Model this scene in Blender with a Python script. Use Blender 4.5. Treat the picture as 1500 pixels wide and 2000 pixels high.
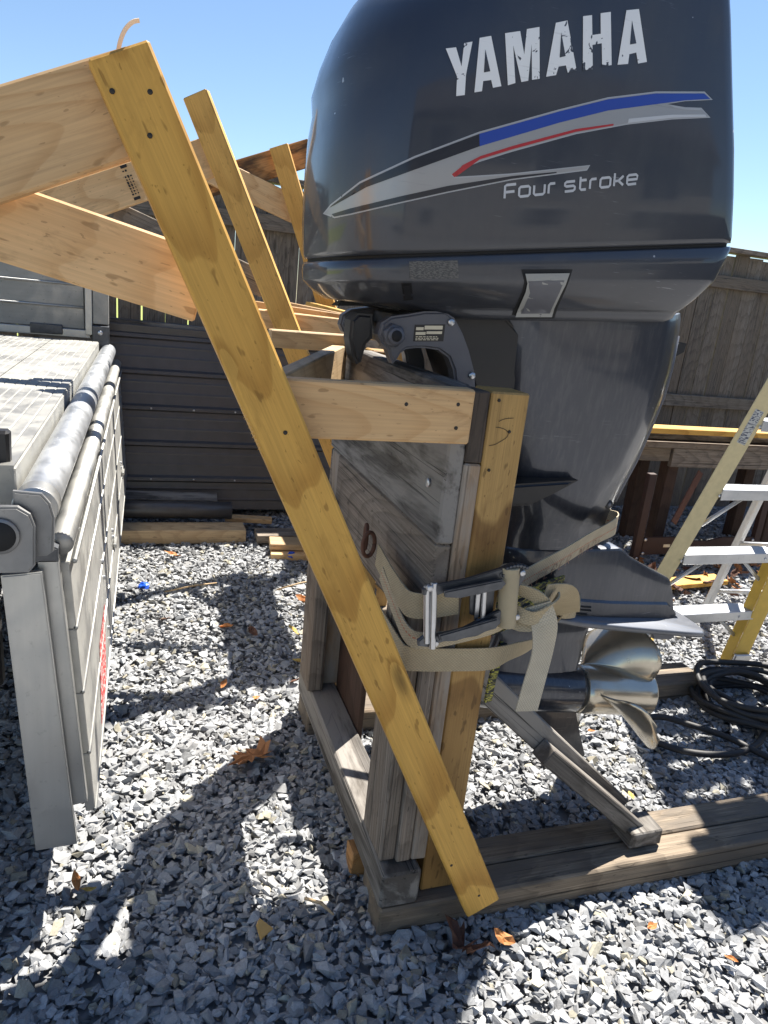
import bpy, bmesh, math, random
import numpy as np
from mathutils import Vector, Matrix
from mathutils.bvhtree import BVHTree

R = random.Random(11)
for o in list(bpy.data.objects):
    bpy.data.objects.remove(o)
SC = bpy.context.scene
COL = SC.collection
V = Vector
rad = math.radians

# ------------------------------------------------------------------ camera
CAM_H = 1.55
cam_d = bpy.data.cameras.new('camera')
cam = bpy.data.objects.new('camera', cam_d)
COL.objects.link(cam)
cam_d.sensor_fit = 'VERTICAL'
cam_d.sensor_height = 24.0
cam_d.lens = 24.0 * 1387.0 / 2000.0
cam_d.clip_start = 0.05
cam_d.clip_end = 500
p_, r_, y_ = rad(16.7), rad(6.0), rad(19.5)
fw = V((0, math.cos(p_), -math.sin(p_)))
up = V((0, math.sin(p_), math.cos(p_)))
ri = V((1, 0, 0))
ri, up = ri * math.cos(r_) + up * math.sin(r_), up * math.cos(r_) - ri * math.sin(r_)
RZ = Matrix.Rotation(-y_, 3, 'Z')
ri, up, fw = RZ @ ri, RZ @ up, RZ @ fw
cam.matrix_world = Matrix(((ri.x, up.x, -fw.x, 0), (ri.y, up.y, -fw.y, 0),
                           (ri.z, up.z, -fw.z, CAM_H), (0, 0, 0, 1)))
SC.camera = cam

# ------------------------------------------------------------------ sky, sun, exposure
SUN = V((0.46, 0.40, 1.0)).normalized()          # towards the sun
elev = math.asin(SUN.z)
azim = math.atan2(SUN.x, SUN.y)
world = bpy.data.worlds.new('World')
SC.world = world
world.use_nodes = True
wn = world.node_tree
bg = wn.nodes['Background']
sky = wn.nodes.new('ShaderNodeTexSky')
sky.sky_type = 'NISHITA'
sky.sun_disc = False
sky.sun_elevation = elev
sky.sun_rotation = azim
sky.air_density = 1.0
sky.dust_density = 0.05
sky.ozone_density = 3.2
wn.links.new(sky.outputs[0], bg.inputs[0])
bg.inputs[1].default_value = 0.052
sun_d = bpy.data.lights.new('sun', 'SUN')
sun_d.energy = 4.8
sun_d.angle = rad(0.53)
sun_d.color = (1.0, 0.95, 0.87)
sun_o = bpy.data.objects.new('sun', sun_d)
COL.objects.link(sun_o)
sun_o.rotation_euler = SUN.to_track_quat('Z', 'Y').to_euler()
sun_o.location = (3, 4, 8)
SC.view_settings.view_transform = 'Standard'
SC.view_settings.look = 'None'
SC.view_settings.gamma = 1
SC.view_settings.exposure = 1.65
SC.cycles.max_bounces = 6

# ------------------------------------------------------------------ object helpers
WM = {}


def put(o, parent=None, M=None):
    COL.objects.link(o)
    M = M or Matrix.Identity(4)
    WM[o.name] = M.copy()
    if parent is not None:
        o.parent = parent
        o.matrix_parent_inverse = WM[parent.name].inverted()
    o.matrix_basis = M
    return o


def tag(o, label=None, cat=None, group=None, kind=None):
    if label:
        o['label'] = label
    if cat:
        o['category'] = cat
    if group:
        o['group'] = group
    if kind:
        o['kind'] = kind
    return o


def thing(name, label, cat, loc, group=None):
    o = bpy.data.objects.new(name, None)
    o.empty_display_size = 0.05
    put(o, None, Matrix.Translation(V(loc)))
    return tag(o, label, cat, group)


def mesh_from(name, verts, faces, mat, smooth=False):
    me = bpy.data.meshes.new(name)
    me.from_pydata([tuple(v) for v in verts], [], faces)
    me.update()
    if mat:
        me.materials.append(mat)
    if smooth:
        me.polygons.foreach_set('use_smooth', [True] * len(me.polygons))
    return me


def part(name, verts, faces, mat, parent=None, smooth=False, M=None):
    return put(bpy.data.objects.new(name, mesh_from(name, verts, faces, mat, smooth)), parent, M)


def bm_part(name, bm, mat, parent=None, smooth=False, M=None):
    bmesh.ops.recalc_face_normals(bm, faces=bm.faces)
    me = bpy.data.meshes.new(name)
    bm.to_mesh(me)
    bm.free()
    me.materials.append(mat)
    if smooth:
        me.polygons.foreach_set('use_smooth', [True] * len(me.polygons))
    return put(bpy.data.objects.new(name, me), parent, M)


def box_bm(lx, ly, lz, bev=0.003, seg=1, jit=0.0):
    bm = bmesh.new()
    bmesh.ops.create_cube(bm, size=1)
    for v in bm.verts:
        v.co = V((v.co.x * lx, v.co.y * ly, v.co.z * lz))
        if jit:
            v.co += V((R.uniform(-jit, jit), R.uniform(-jit, jit), R.uniform(-jit, jit)))
    if bev:
        bmesh.ops.bevel(bm, geom=list(bm.edges), offset=min(bev, .4 * min(lx, ly, lz)), segments=seg, affect='EDGES')
    return bm


def frame(p0, p1, nrm):
    p0, p1, nrm = V(p0), V(p1), V(nrm)
    x = (p1 - p0).normalized()
    z = (nrm - x * nrm.dot(x)).normalized()
    y = z.cross(x)
    c = (p0 + p1) / 2
    M = Matrix(((x.x, y.x, z.x, c.x), (x.y, y.y, z.y, c.y), (x.z, y.z, z.z, c.z), (0, 0, 0, 1)))
    return M, (p1 - p0).length


def board(name, p0, p1, w, t, nrm, mat, parent=None, bev=0.003, jit=0.0015):
    """timber with its grain along p0->p1, wide face towards nrm, width w, thickness t"""
    M, L = frame(p0, p1, nrm)
    return bm_part(name, box_bm(L, w, t, bev, 1, jit), mat, parent, False, M)


def block(name, x0, x1, y0, y1, z0, z1, mat, parent=None, axis='x', bev=0.003, jit=0.0015):
    cx, cy, cz = (x0 + x1) / 2, (y0 + y1) / 2, (z0 + z1) / 2
    if axis == 'x':
        return board(name, (x0, cy, cz), (x1, cy, cz), y1 - y0, z1 - z0, (0, 0, 1), mat, parent, bev, jit)
    if axis == 'y':
        return board(name, (cx, y0, cz), (cx, y1, cz), x1 - x0, z1 - z0, (0, 0, 1), mat, parent, bev, jit)
    return board(name, (cx, cy, z0), (cx, cy, z1), x1 - x0, y1 - y0, (0, -1, 0), mat, parent, bev, jit)


def loft_data(rings, cap0=True, cap1=True):
    n = len(rings[0])
    vs = [V(p) for r in rings for p in r]
    fs = []
    for k in range(len(rings) - 1):
        for i in range(n):
            j = (i + 1) % n
            fs.append((k * n + i, k * n + j, (k + 1) * n + j, (k + 1) * n + i))
    for flag, k in ((cap0, 0), (cap1, len(rings) - 1)):
        if flag:
            c = sum((V(p) for p in rings[k]), V()) / n
            vs.append(c)
            for i in range(n):
                fs.append((k * n + i, k * n + (i + 1) % n, len(vs) - 1))
    return vs, fs


def loft(name, rings, mat, parent=None, smooth=True, cap0=True, cap1=True, sub=0, M=None, sharp=None):
    vs, fs = loft_data(rings, cap0, cap1)
    bm = bmesh.new()
    bv = [bm.verts.new(v) for v in vs]
    for f in fs:
        try:
            bm.faces.new([bv[i] for i in f])
        except ValueError:
            pass
    o = bm_part(name, bm, mat, parent, smooth, M)
    if sharp:
        o.data.set_sharp_from_angle(angle=rad(sharp))
    if sub:
        m = o.modifiers.new('sub', 'SUBSURF')
        m.levels = m.render_levels = sub
    return o


def tube_rings(pts, r, n=10, closed=False):
    pts = [V(p) for p in pts]
    rs = r if isinstance(r, (list, tuple)) else [r] * len(pts)
    rings = []
    prev = None
    for i, p in enumerate(pts):
        a = pts[max(i - 1, 0)]
        b = pts[min(i + 1, len(pts) - 1)]
        t = (b - a).normalized()
        if prev is None:
            u = t.orthogonal().normalized()
        else:
            u = (prev - t * prev.dot(t)).normalized()
        prev = u
        w = t.cross(u)
        rings.append([p + (u * math.cos(2 * math.pi * k / n) + w * math.sin(2 * math.pi * k / n)) * rs[i] for k in range(n)])
    return rings


def tube(name, pts, r, mat, parent=None, n=12, smooth=True):
    return loft(name, tube_rings(pts, r, n), mat, parent, smooth)


def cyl(name, p0, p1, r, mat, parent=None, n=20, r1=None, bev=0.0):
    """cylinder with small edge rounding"""
    p0, p1 = V(p0), V(p1)
    r1 = r if r1 is None else r1
    d = (p1 - p0).normalized()
    b = bev or min(.0015, r * .15)
    pts = [p0, p0 + d * b, p0 + d * b * 1.01, p1 - d * b * 1.01, p1 - d * b, p1]
    o = loft(name, tube_rings(pts, [r - b, r, r, r1, r1, r1 - b], n), mat, parent, True)
    return o


def catmull(pts, n=8):
    pts = [V(p) for p in pts]
    out = []
    for i in range(len(pts) - 1):
        p0 = pts[max(i - 1, 0)]
        p1, p2 = pts[i], pts[i + 1]
        p3 = pts[min(i + 2, len(pts) - 1)]
        for k in range(n):
            t = k / n
            out.append(0.5 * ((2 * p1) + (p2 - p0) * t + (2 * p0 - 5 * p1 + 4 * p2 - p3) * t * t + (3 * p1 - p0 - 3 * p2 + p3) * t ** 3))
    out.append(pts[-1])
    return out


def ribbon(name, pts, wdirs, width, th, mat, parent=None, n=6):
    """flat webbing swept along pts; wdirs = direction of its width at each point"""
    P = catmull(pts, n)
    W = catmull(wdirs, n)
    vs, fs, uv = [], [], []
    L = 0
    for i, p in enumerate(P):
        a, b = P[max(i - 1, 0)], P[min(i + 1, len(P) - 1)]
        t = (b - a).normalized()
        w = W[i] - t * W[i].dot(t)
        w = w.normalized()
        nn = t.cross(w)
        if i:
            L += (P[i] - P[i - 1]).length
        for s, q in ((-.5, -.5), (.5, -.5), (.5, .5), (-.5, .5)):
            vs.append(p + w * s * width + nn * q * th)
            uv.append((L, (s + .5) * width))
    for i in range(len(P) - 1):
        for k in range(4):
            fs.append((i * 4 + k, i * 4 + (k + 1) % 4, i * 4 + 4 + (k + 1) % 4, i * 4 + 4 + k))
    fs.append((0, 1, 2, 3))
    e = len(vs) - 4
    fs.append((e, e + 1, e + 2, e + 3))
    o = part(name, vs, fs, mat, parent, False)
    ul = o.data.uv_layers.new(name='UVMap')
    for lp in o.data.loops:
        ul.data[lp.index].uv = uv[lp.vertex_index]
    bm = bmesh.new()
    bm.from_mesh(o.data)
    bmesh.ops.recalc_face_normals(bm, faces=bm.faces)
    bm.to_mesh(o.data)
    bm.free()
    return o


def prism(name, poly, axis, a0, a1, mat, parent=None, bev=0.0, seg=2, smooth=False):
    """polygon (2D) extruded along an axis: 'y' uses (x,z), 'x' uses (y,z), 'z' uses (x,y)"""
    bm = bmesh.new()

    def P(u, v, a):
        return {'y': (u, a, v), 'x': (a, u, v), 'z': (u, v, a)}[axis]
    lo = [bm.verts.new(P(u, v, a0)) for u, v in poly]
    hi = [bm.verts.new(P(u, v, a1)) for u, v in poly]
    n = len(poly)
    f0 = bm.faces.new(lo)
    f1 = bm.faces.new(hi)
    f0.normal_update()
    f1.normal_update()
    for i in range(n):
        bm.faces.new((lo[i], lo[(i + 1) % n], hi[(i + 1) % n], hi[i]))
    if bev:
        ed = [e for e in bm.edges if (e.verts[0] in lo) == (e.verts[1] in lo)]
        bmesh.ops.recalc_face_normals(bm, faces=bm.faces)
        bmesh.ops.bevel(bm, geom=ed, offset=bev, segments=seg, affect='EDGES')
    bmesh.ops.triangulate(bm, faces=[f for f in bm.faces if len(f.verts) > 4])
    return bm_part(name, bm, mat, parent, smooth)


# ------------------------------------------------------------------ material helpers
class NT:
    def __init__(s, name):
        s.m = bpy.data.materials.new(name)
        s.m.use_nodes = True
        s.t = s.m.node_tree
        s.b = s.t.nodes['Principled BSDF']

    def n(s, typ, **kw):
        nd = s.t.nodes.new('ShaderNode' + typ)
        for k, v in kw.items():
            if k.startswith('_'):
                setattr(nd, k[1:], v)
        return nd

    def put(s, sock, v):
        if hasattr(v, 'links') or isinstance(v, bpy.types.NodeSocket):
            s.t.links.new(v, sock)
        elif v is not None:
            if isinstance(v, (tuple, list)) and sock.type == 'RGBA' and len(v) == 3:
                v = (*v, 1)
            sock.default_value = v

    def math(s, op, a, b=None, c=None, clamp=False):
        nd = s.n('Math', _operation=op, _use_clamp=clamp)
        s.put(nd.inputs[0], a)
        if b is not None:
            s.put(nd.inputs[1], b)
        if c is not None:
            s.put(nd.inputs[2], c)
        return nd.outputs[0]

    def vmath(s, op, a, b=None):
        nd = s.n('VectorMath', _operation=op)
        s.put(nd.inputs[0], a)
        if b is not None:
            s.put(nd.inputs[1], b)
        return nd.outputs['Value'] if op in ('LENGTH', 'DOT_PRODUCT') else nd.outputs[0]

    def noise(s, vec, scale, detail=4, rough=.55, dist=0):
        nd = s.n('TexNoise')
        s.put(nd.inputs['Vector'], vec)
        nd.inputs['Scale'].default_value = scale
        nd.inputs['Detail'].default_value = detail
        nd.inputs['Roughness'].default_value = rough
        nd.inputs['Distortion'].default_value = dist
        return nd.outputs['Fac']

    def ramp(s, f, stops):
        nd = s.n('ValToRGB')
        s.put(nd.inputs[0], f)
        e = nd.color_ramp.elements
        while len(e) < len(stops):
            e.new(.5)
        for q, (p, c) in zip(e, stops):
            q.position = p
            q.color = (*c, 1) if isinstance(c, tuple) else (c, c, c, 1)
        return nd.outputs[0]

    def mix(s, f, a, b, mode='MIX'):
        nd = s.n('Mix', _data_type='RGBA', _blend_type=mode)
        s.put(nd.inputs[0], f)
        s.put(nd.inputs[6], a)
        s.put(nd.inputs[7], b)
        return nd.outputs[2]

    def scale(s, vec, sx, sy, sz):
        return s.vmath('MULTIPLY', vec, (sx, sy, sz))

    def coord(s, which='Object'):
        return s.n('TexCoord').outputs[which]

    def rnd(s):
        return s.n('ObjectInfo').outputs['Random']

    def bump(s, h, strength=.3, dist=.002):
        nd = s.n('Bump')
        nd.inputs['Strength'].default_value = strength
        nd.inputs['Distance'].default_value = dist
        s.put(nd.inputs['Height'], h)
        s.t.links.new(nd.outputs[0], s.b.inputs['Normal'])

    def set(s, color=None, rough=None, metal=None, coat=None, coatr=.05, spec=None):
        if color is not None:
            s.put(s.b.inputs['Base Color'], color)
        if rough is not None:
            s.put(s.b.inputs['Roughness'], rough)
        if metal is not None:
            s.put(s.b.inputs['Metallic'], metal)
        if coat is not None:
            s.put(s.b.inputs['Coat Weight'], coat)
            s.b.inputs['Coat Roughness'].default_value = coatr
        if spec is not None:
            s.b.inputs['Specular IOR Level'].default_value = spec
        return s.m


def wood(name, light, dark, freq=95, weather=0.0, knots=.5, stain=None, rough=.6, var=.25, warp=.012, ringk=.66, clean=1.0):
    q = NT(name)
    co = q.coord('Object')
    r = q.rnd()
    off = q.n('CombineXYZ')
    q.put(off.inputs[0], q.math('MULTIPLY', r, 37.0))
    q.put(off.inputs[1], q.math('MULTIPLY', q.math('FRACT', q.math('MULTIPLY', r, 7.31)), .05))
    q.put(off.inputs[2], q.math('ADD', q.math('MULTIPLY', q.math('FRACT', q.math('MULTIPLY', r, 3.77)), .05), .025))
    v = q.vmath('ADD', co, off.outputs[0])
    # knots: sparse spots that bend the rings round them
    vo = q.n('TexVoronoi', _feature='F1')
    q.put(vo.inputs['Vector'], q.scale(v, 4.2, 16, 16))
    vo.inputs['Scale'].default_value = 1.0
    vo.inputs['Randomness'].default_value = 1.0
    kd = vo.outputs['Distance']
    sp = q.n('SeparateColor')
    q.put(sp.inputs[0], vo.outputs['Color'])
    has = q.math('GREATER_THAN', sp.outputs[0], 1 - knots * .55)
    kn = q.math('MULTIPLY', q.math('SUBTRACT', 1.0, q.math('MULTIPLY', kd, 3.2), clamp=True), has)
    n1 = q.noise(q.scale(v, 1.1, 7, 7), 1.0, 2, .5)
    n2 = q.noise(q.scale(v, 5, 60, 60), 1.0, 3, .6)
    flat = q.scale(v, .06, 1, 1)
    rr = q.vmath('LENGTH', flat)
    rr = q.math('ADD', rr, q.math('MULTIPLY', n1, warp * 2.4))
    rr = q.math('ADD', rr, q.math('MULTIPLY', kn, .016))
    ring = q.math('FRACT', q.math('MULTIPLY', rr, freq))
    ringf = q.ramp(ring, [(0, .06), (.30, .0), (.62, .22), (.90, 1.0), (.97, .85), (1, .06)])
    fib = q.noise(q.scale(v, 3.5, 190, 190), 1.0, 5, .7)
    nx = q.n('SeparateXYZ')
    q.put(nx.inputs[0], q.coord('Normal'))
    endg = q.math('GREATER_THAN', q.math('ABSOLUTE', nx.outputs[0]), .75)      # sawn end of the board
    fib = q.math('ADD', q.math('MULTIPLY', fib, q.math('SUBTRACT', 1.0, q.math('MULTIPLY', endg, .75))), q.math('MULTIPLY', endg, .38))
    mid = tuple(a * .62 + b * .38 for a, b in zip(light, dark))
    c = q.mix(q.math('MULTIPLY', ringf, ringk - .15 * weather), light, dark)
    c = q.mix(q.math('MULTIPLY', n2, .35), c, mid)
    c = q.mix(.30 + .45 * weather, c, q.ramp(fib, [(.32, .18), (.68, 1.15)]), 'MULTIPLY')
    big = q.noise(q.scale(v, 1.6, 9, 9), 1.0, 4, .6)
    tone = q.math('ADD', q.math('MULTIPLY', big, .7), q.math('MULTIPLY', q.math('SUBTRACT', r, .5), var))
    c = q.mix(.5, c, q.ramp(tone, [(.15, .45), (.6, 1.0)]), 'MULTIPLY')
    kcol = q.ramp(kn, [(0, 1.0), (.35, .8), (.62, .42), (1, .22)])
    c = q.mix(.85, c, kcol, 'MULTIPLY')
    # slow drift between paler sapwood and browner heartwood, grime smears
    drift = q.noise(q.scale(v, .55, 5, 5), 1.7, 3, .5)
    c = q.mix(q.math('MULTIPLY', q.ramp(drift, [(.42, 0.0), (.62, 1.0)]), .45 * clean), c, tuple(x * y for x, y in zip(mid, (.80, .74, .66))))
    grime = q.noise(q.scale(v, 7, 22, 22), 1.0, 5, .7, .8)
    c = q.mix(q.math('MULTIPLY', q.ramp(grime, [(.56, 0.0), (.74, 1.0)]), .5 * clean), c, tuple(x * .45 for x in dark))
    dent = q.noise(q.scale(v, 26, 75, 75), 1.0, 1, .4)
    dentm = q.ramp(dent, [(.70, 0.0), (.76, 1.0)])
    c = q.mix(q.math('MULTIPLY', dentm, .55), c, tuple(x * .4 for x in dark))
    # small handling dents / specks
    spk = q.noise(q.scale(v, 60, 160, 160), 1.0, 1, .5)
    c = q.mix(q.math('MULTIPLY', q.math('GREATER_THAN', spk, .735), .45), c, tuple(x * .35 for x in dark))
    if stain:
        sn = q.noise(q.scale(v, 1.3, 8, 8), 1.3, 5, .65, .4)
        c = q.mix(q.ramp(sn, [(.44, 0.0), (.56, .85)]), c, stain)
    h = q.math('ADD', q.math('MULTIPLY', ringf, -.25 - weather), q.math('MULTIPLY', fib, .35 + weather))
    h = q.math('SUBTRACT', h, q.math('MULTIPLY', dentm, .8))
    if weather:
        ck = q.noise(q.scale(v, .9, 85, 85), 1.0, 3, .7)
        crack = q.math('MULTIPLY', q.ramp(ck, [(.60, 0.0), (.65, 1.0)]), q.math('SUBTRACT', 1.0, endg))
        c = q.mix(q.math('MULTIPLY', crack, .75 * weather), c, tuple(x * .18 for x in dark))
        h = q.math('SUBTRACT', h, q.math('MULTIPLY', crack, 1.2 * weather))
    q.bump(h, .35 + .3 * weather, .0012)
    return q.set(c, rough, 0.0, spec=.3)


M = {}
M['yellow'] = wood('treated_pine', (.82, .47, .105), (.44, .205, .032), 58, 0, .16, rough=.62, ringk=.78, clean=.7, warp=.016)
M['yellow2'] = wood('treated_pine_streaky', (.78, .45, .12), (.44, .22, .045), 70, .1, .3, ringk=.6, clean=.7)
M['pale'] = wood('raw_spruce', (.84, .56, .29), (.60, .34, .14), 135, 0, .75, rough=.65)
M['palegrey'] = wood('dusty_spruce', (.66, .48, .28), (.40, .26, .14), 130, .25, .6)
M['orange'] = wood('burnt_pine', (.62, .32, .12), (.36, .15, .04), 110, 0, .5, stain=(.02, .015, .012))
M['brown'] = wood('brown_treated_pine', (.56, .345, .12), (.17, .08, .022), 34, .25, .4, ringk=1.0)
M['browngrey'] = wood('brown_grey_pine', (.44, .33, .23), (.18, .115, .07), 110, .6, .5, stain=(.30, .265, .225))
M['grey'] = wood('weathered_grey_timber', (.34, .285, .23), (.13, .105, .085), 120, 1.0, .5, rough=.8)
M['darkgrey'] = wood('dark_weathered_timber', (.165, .15, .135), (.05, .044, .039), 90, 1.0, .5, rough=.8, stain=(.26, .24, .215))
M['black'] = wood('blackened_timber', (.055, .045, .038), (.02, .017, .015), 110, .8, .3, rough=.75, stain=(.085, .065, .05))
M['basewood'] = wood('sill_timber', (.37, .295, .215), (.10, .075, .055), 70, 1.0, .4, rough=.8, stain=(.125, .105, .085))
M['fence'] = wood('fence_timber', (.29, .255, .21), (.135, .115, .095), 150, .9, .7, rough=.85, var=.7)
M['redwood'] = wood('red_brown_timber', (.10, .06, .043), (.05, .03, .022), 110, .5, .3, rough=.8)


def simple(name, col, rough=.5, metal=0.0, var=.15, nscale=30, bumpy=0.0, coat=None, spec=None):
    q = NT(name)
    co = q.coord('Object')
    n = q.noise(co, nscale, 5, .6)
    a = tuple(x * (1 - var) for x in col)
    b = tuple(min(1, x * (1 + var)) for x in col)
    c = q.mix(n, a, b)
    rn = q.noise(co, nscale * .35, 4, .6)
    ro = q.math('ADD', rough - .08, q.math('MULTIPLY', rn, .16))
    if bumpy:
        q.bump(n, bumpy, .002)
    return q.set(c, ro, metal, coat, spec=spec)


def paint(name, col, rough=.3, scuff=.0, metal=.5):
    """old glossy engine paint: dust film, water streaks, fine scratches, clustered chips"""
    q = NT(name)
    co = q.coord('Object')
    dust = q.noise(co, 2.6, 6, .62)
    streak = q.noise(q.scale(co, 16, 16, 1.6), 1.0, 4, .6)
    fine = q.noise(co, 70, 4, .65)
    film = q.math('MULTIPLY', q.ramp(dust, [(.38, 0.0), (.72, 1.0)]), q.ramp(streak, [(.3, .35), (.7, 1.0)]))
    c = q.mix(q.math('MULTIPLY', film, .42), col, (.13, .128, .122))
    if scuff:
        vs_ = q.noise(q.scale(co, 85, 85, 14), 1.0, 4, .65)  # streaks imitate gravel mirrored in the lower unit, besides dust scratches
        c = q.mix(q.math('MULTIPLY', q.ramp(vs_, [(.45, 0.0), (.75, 1.0)]), .40), c, (.11, .112, .12))
    scr = q.noise(q.scale(co, 14, 14, 240), 1.0, 2, .6)
    cl = q.noise(co, 4.5, 2, .5)
    clm = q.ramp(cl, [(.52, 0.0), (.66, 1.0)])
    sc = q.math('MULTIPLY', q.ramp(scr, [(.66, 0.0), (.71, 1.0)]), clm)
    c = q.mix(q.math('MULTIPLY', sc, .35 + scuff), c, (.34, .35, .37))
    ch = q.noise(co, 46, 2, .5)
    chip = q.math('MULTIPLY', q.math('GREATER_THAN', ch, .73), q.math('GREATER_THAN', cl, .60))
    c = q.mix(q.math('MULTIPLY', chip, .7), c, (.45, .45, .46))
    ro = q.math('ADD', rough, q.math('MULTIPLY', film, .22))
    ro = q.math('ADD', ro, q.math('MULTIPLY', fine, .05 + scuff * .3))
    q.put(q.b.inputs['Coat Roughness'], q.math('ADD', .05 + scuff * .25, q.math('MULTIPLY', film, .18)))
    wav = q.noise(co, 7, 2, .5)
    q.bump(q.math('ADD', q.math('MULTIPLY', wav, .5), q.math('MULTIPLY', fine, .02 + scuff * .6)), .035 + scuff * .5, .002)
    q.set(c, ro, metal)
    q.put(q.b.inputs['Coat Weight'], q.math('SUBTRACT', .85, q.math('MULTIPLY', film, .5)))
    return q.m


M['paint'] = paint('slate_engine_paint', (.034, .039, .053), .38, 0, .5)
M['paint_low'] = paint('slate_lower_unit_paint', (.030, .036, .053), .30, .02, .6)
M['plate_glare'] = paint('sun_glare_plate_paint', (.14, .15, .175), .46, .05, .75)  # same slate paint, coloured paler so the plate carries its sunlit glare
M['bracket'] = simple('grey_bracket_paint', (.105, .108, .125), .42, .2, .12, 22, .08)
M['blackplastic'] = simple('black_plastic', (.012, .012, .014), .42, 0, .3, 40, .1)
M['blackgap'] = simple('black_seal', (.006, .006, .007), .7)
M['rubber'] = simple('black_rubber', (.022, .021, .021), .62, 0, .35, 60, .3)
M['steel'] = simple('zinc_steel', (.52, .53, .55), .34, 1.0, .15, 60)


def brushed(name, col, rough, sx, sy, sz, dirt=.35, dcol=(.32, .30, .26)):
    q = NT(name)
    co = q.coord('Object')
    st = q.noise(q.scale(co, sx, sy, sz), 1.0, 4, .65)
    pa = q.noise(co, 5.5, 6, .65, .6)
    sp = q.noise(co, 60, 4, .7)
    c = q.mix(q.math('MULTIPLY', st, .6), col, tuple(x * .72 for x in col))
    dm = q.math('MULTIPLY', q.ramp(pa, [(.38, 0.0), (.72, 1.0)]), dirt)
    c = q.mix(dm, c, dcol)
    c = q.mix(q.math('MULTIPLY', q.ramp(sp, [(.62, 0.0), (.70, 1.0)]), dirt * .8), c, tuple(x * .55 for x in dcol))
    ro = q.math('ADD', rough - .05, q.math('ADD', q.math('MULTIPLY', st, .12), q.math('MULTIPLY', dm, .4)))
    me = q.math('SUBTRACT', .92, q.math('MULTIPLY', dm, .9))
    q.bump(q.math('ADD', st, q.math('MULTIPLY', pa, .6)), .12, .0015)
    return q.set(c, ro, me)


M['alu'] = brushed('dusty_aluminium', (.38, .375, .355), .45, 3, 3, 70, .85, (.25, .245, .215))
M['alu2'] = brushed('brushed_aluminium', (.52, .52, .50), .36, 60, 60, 3, .35, (.40, .39, .36))
M['alugate'] = brushed('gate_aluminium', (.56, .555, .53), .40, 3, 3, 70, .6, (.36, .35, .31))
M['aludark'] = brushed('hinge_steel', (.30, .30, .30), .42, 20, 20, 20, .5, (.18, .175, .165))
M['galv'] = brushed('galvanised_pipe', (.72, .74, .76), .30, 20, 3, 20, .35, (.48, .49, .50))
M['ladderalu'] = brushed('ladder_aluminium', (.62, .63, .64), .36, 4, 60, 60, .4, (.38, .38, .37))
M['stainless'] = brushed('polished_stainless', (.58, .53, .44), .17, 9, 9, 9, .32, (.32, .26, .17))
M['fibre'] = simple('yellow_fibreglass', (.62, .40, .06), .5, 0, .2, 26, .15)
M['fibrepale'] = simple('sunbleached_fibreglass', (.64, .53, .29), .6, 0, .2, 30, .2)
M['sheet'] = simple('dark_bronze_sheet_metal', (.080, .076, .075), .32, .3, .25, 14, .05)
M['rust'] = simple('rusty_iron', (.12, .055, .035), .8, .2, .45, 26, .4)
M['rustred'] = simple('dull_red_iron', (.036, .017, .014), .6, .2, .35, 18, .2)
M['ratchet'] = simple('scuffed_ratchet_steel', (.10, .105, .115), .45, .8, .5, 45, .3)
M['blue'] = simple('blue_plastic', (.015, .09, .55), .4)
M['leaf'] = simple('dry_leaf', (.34, .15, .055), .75, 0, .45, 26, .4)
M['leaf2'] = simple('dark_dry_leaf', (.105, .045, .025), .75, 0, .5, 26, .4)
M['leaf3'] = simple('yellow_leaf', (.50, .33, .07), .7, 0, .3, 30, .3)
M['leaf4'] = simple('orange_leaf', (.38, .15, .04), .7, 0, .35, 30, .3)
M['chip'] = simple('fresh_wood_chip', (.55, .32, .10), .7, 0, .2, 40, .2)
M['splinter'] = simple('pale_splinter', (.75, .60, .45), .7, 0, .15, 60)
M['screw'] = simple('dark_screw_hole', (.02, .015, .01), .6)
M['redlens'] = simple('red_lens', (.20, .012, .010), .2)
M['white'] = simple('white_vinyl', (.72, .72, .72), .4)


def decal(name, col, rough=.38, wear=.0, metal=0.0, under=(.04, .046, .06)):
    q = NT(name)
    co = q.coord('Object')
    d = q.noise(co, 5, 4, .6)
    c = q.mix(q.math('MULTIPLY', d, .5), col, tuple(x * .72 for x in col))
    if wear:
        n = q.noise(co, 34, 3, .6, .8)
        n2 = q.noise(co, 7, 2, .5)
        w = q.math('ADD', q.math('MULTIPLY', n, .62), q.math('MULTIPLY', n2, .38))
        k = q.ramp(w, [(.615 - wear * .05, 0.0), (.625 - wear * .05, 1.0)])
        c = q.mix(k, c, under)
    fs = q.noise(q.scale(co, 10, 10, 200), 1.0, 2, .6)
    c = q.mix(q.math('MULTIPLY', q.ramp(fs, [(.66, 0.0), (.72, 1.0)]), .3), c, tuple(x * .6 for x in col))
    return q.set(c, rough, metal, .25, .1)


M['d_white'] = decal('white_lettering', (.80, .80, .79), .4, .25)
M['d_silver'] = decal('silver_stripe', (.36, .36, .36), .36, .0, .45)
M['d_blue'] = decal('blue_stripe', (.012, .055, .33), .3, .0)
M['d_navy'] = decal('navy_stripe', (.009, .012, .022), .3, .0)
M['d_red'] = decal('red_pinstripe', (.42, .02, .028), .35, .0)
M['d_line'] = decal('pale_outline', (.40, .41, .43), .4, .0)
M['d_grey'] = decal('grey_lettering', (.50, .51, .53), .4, .0)
M['bare'] = decal('bare_primer', (.30, .30, .285), .5, .2)


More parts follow.
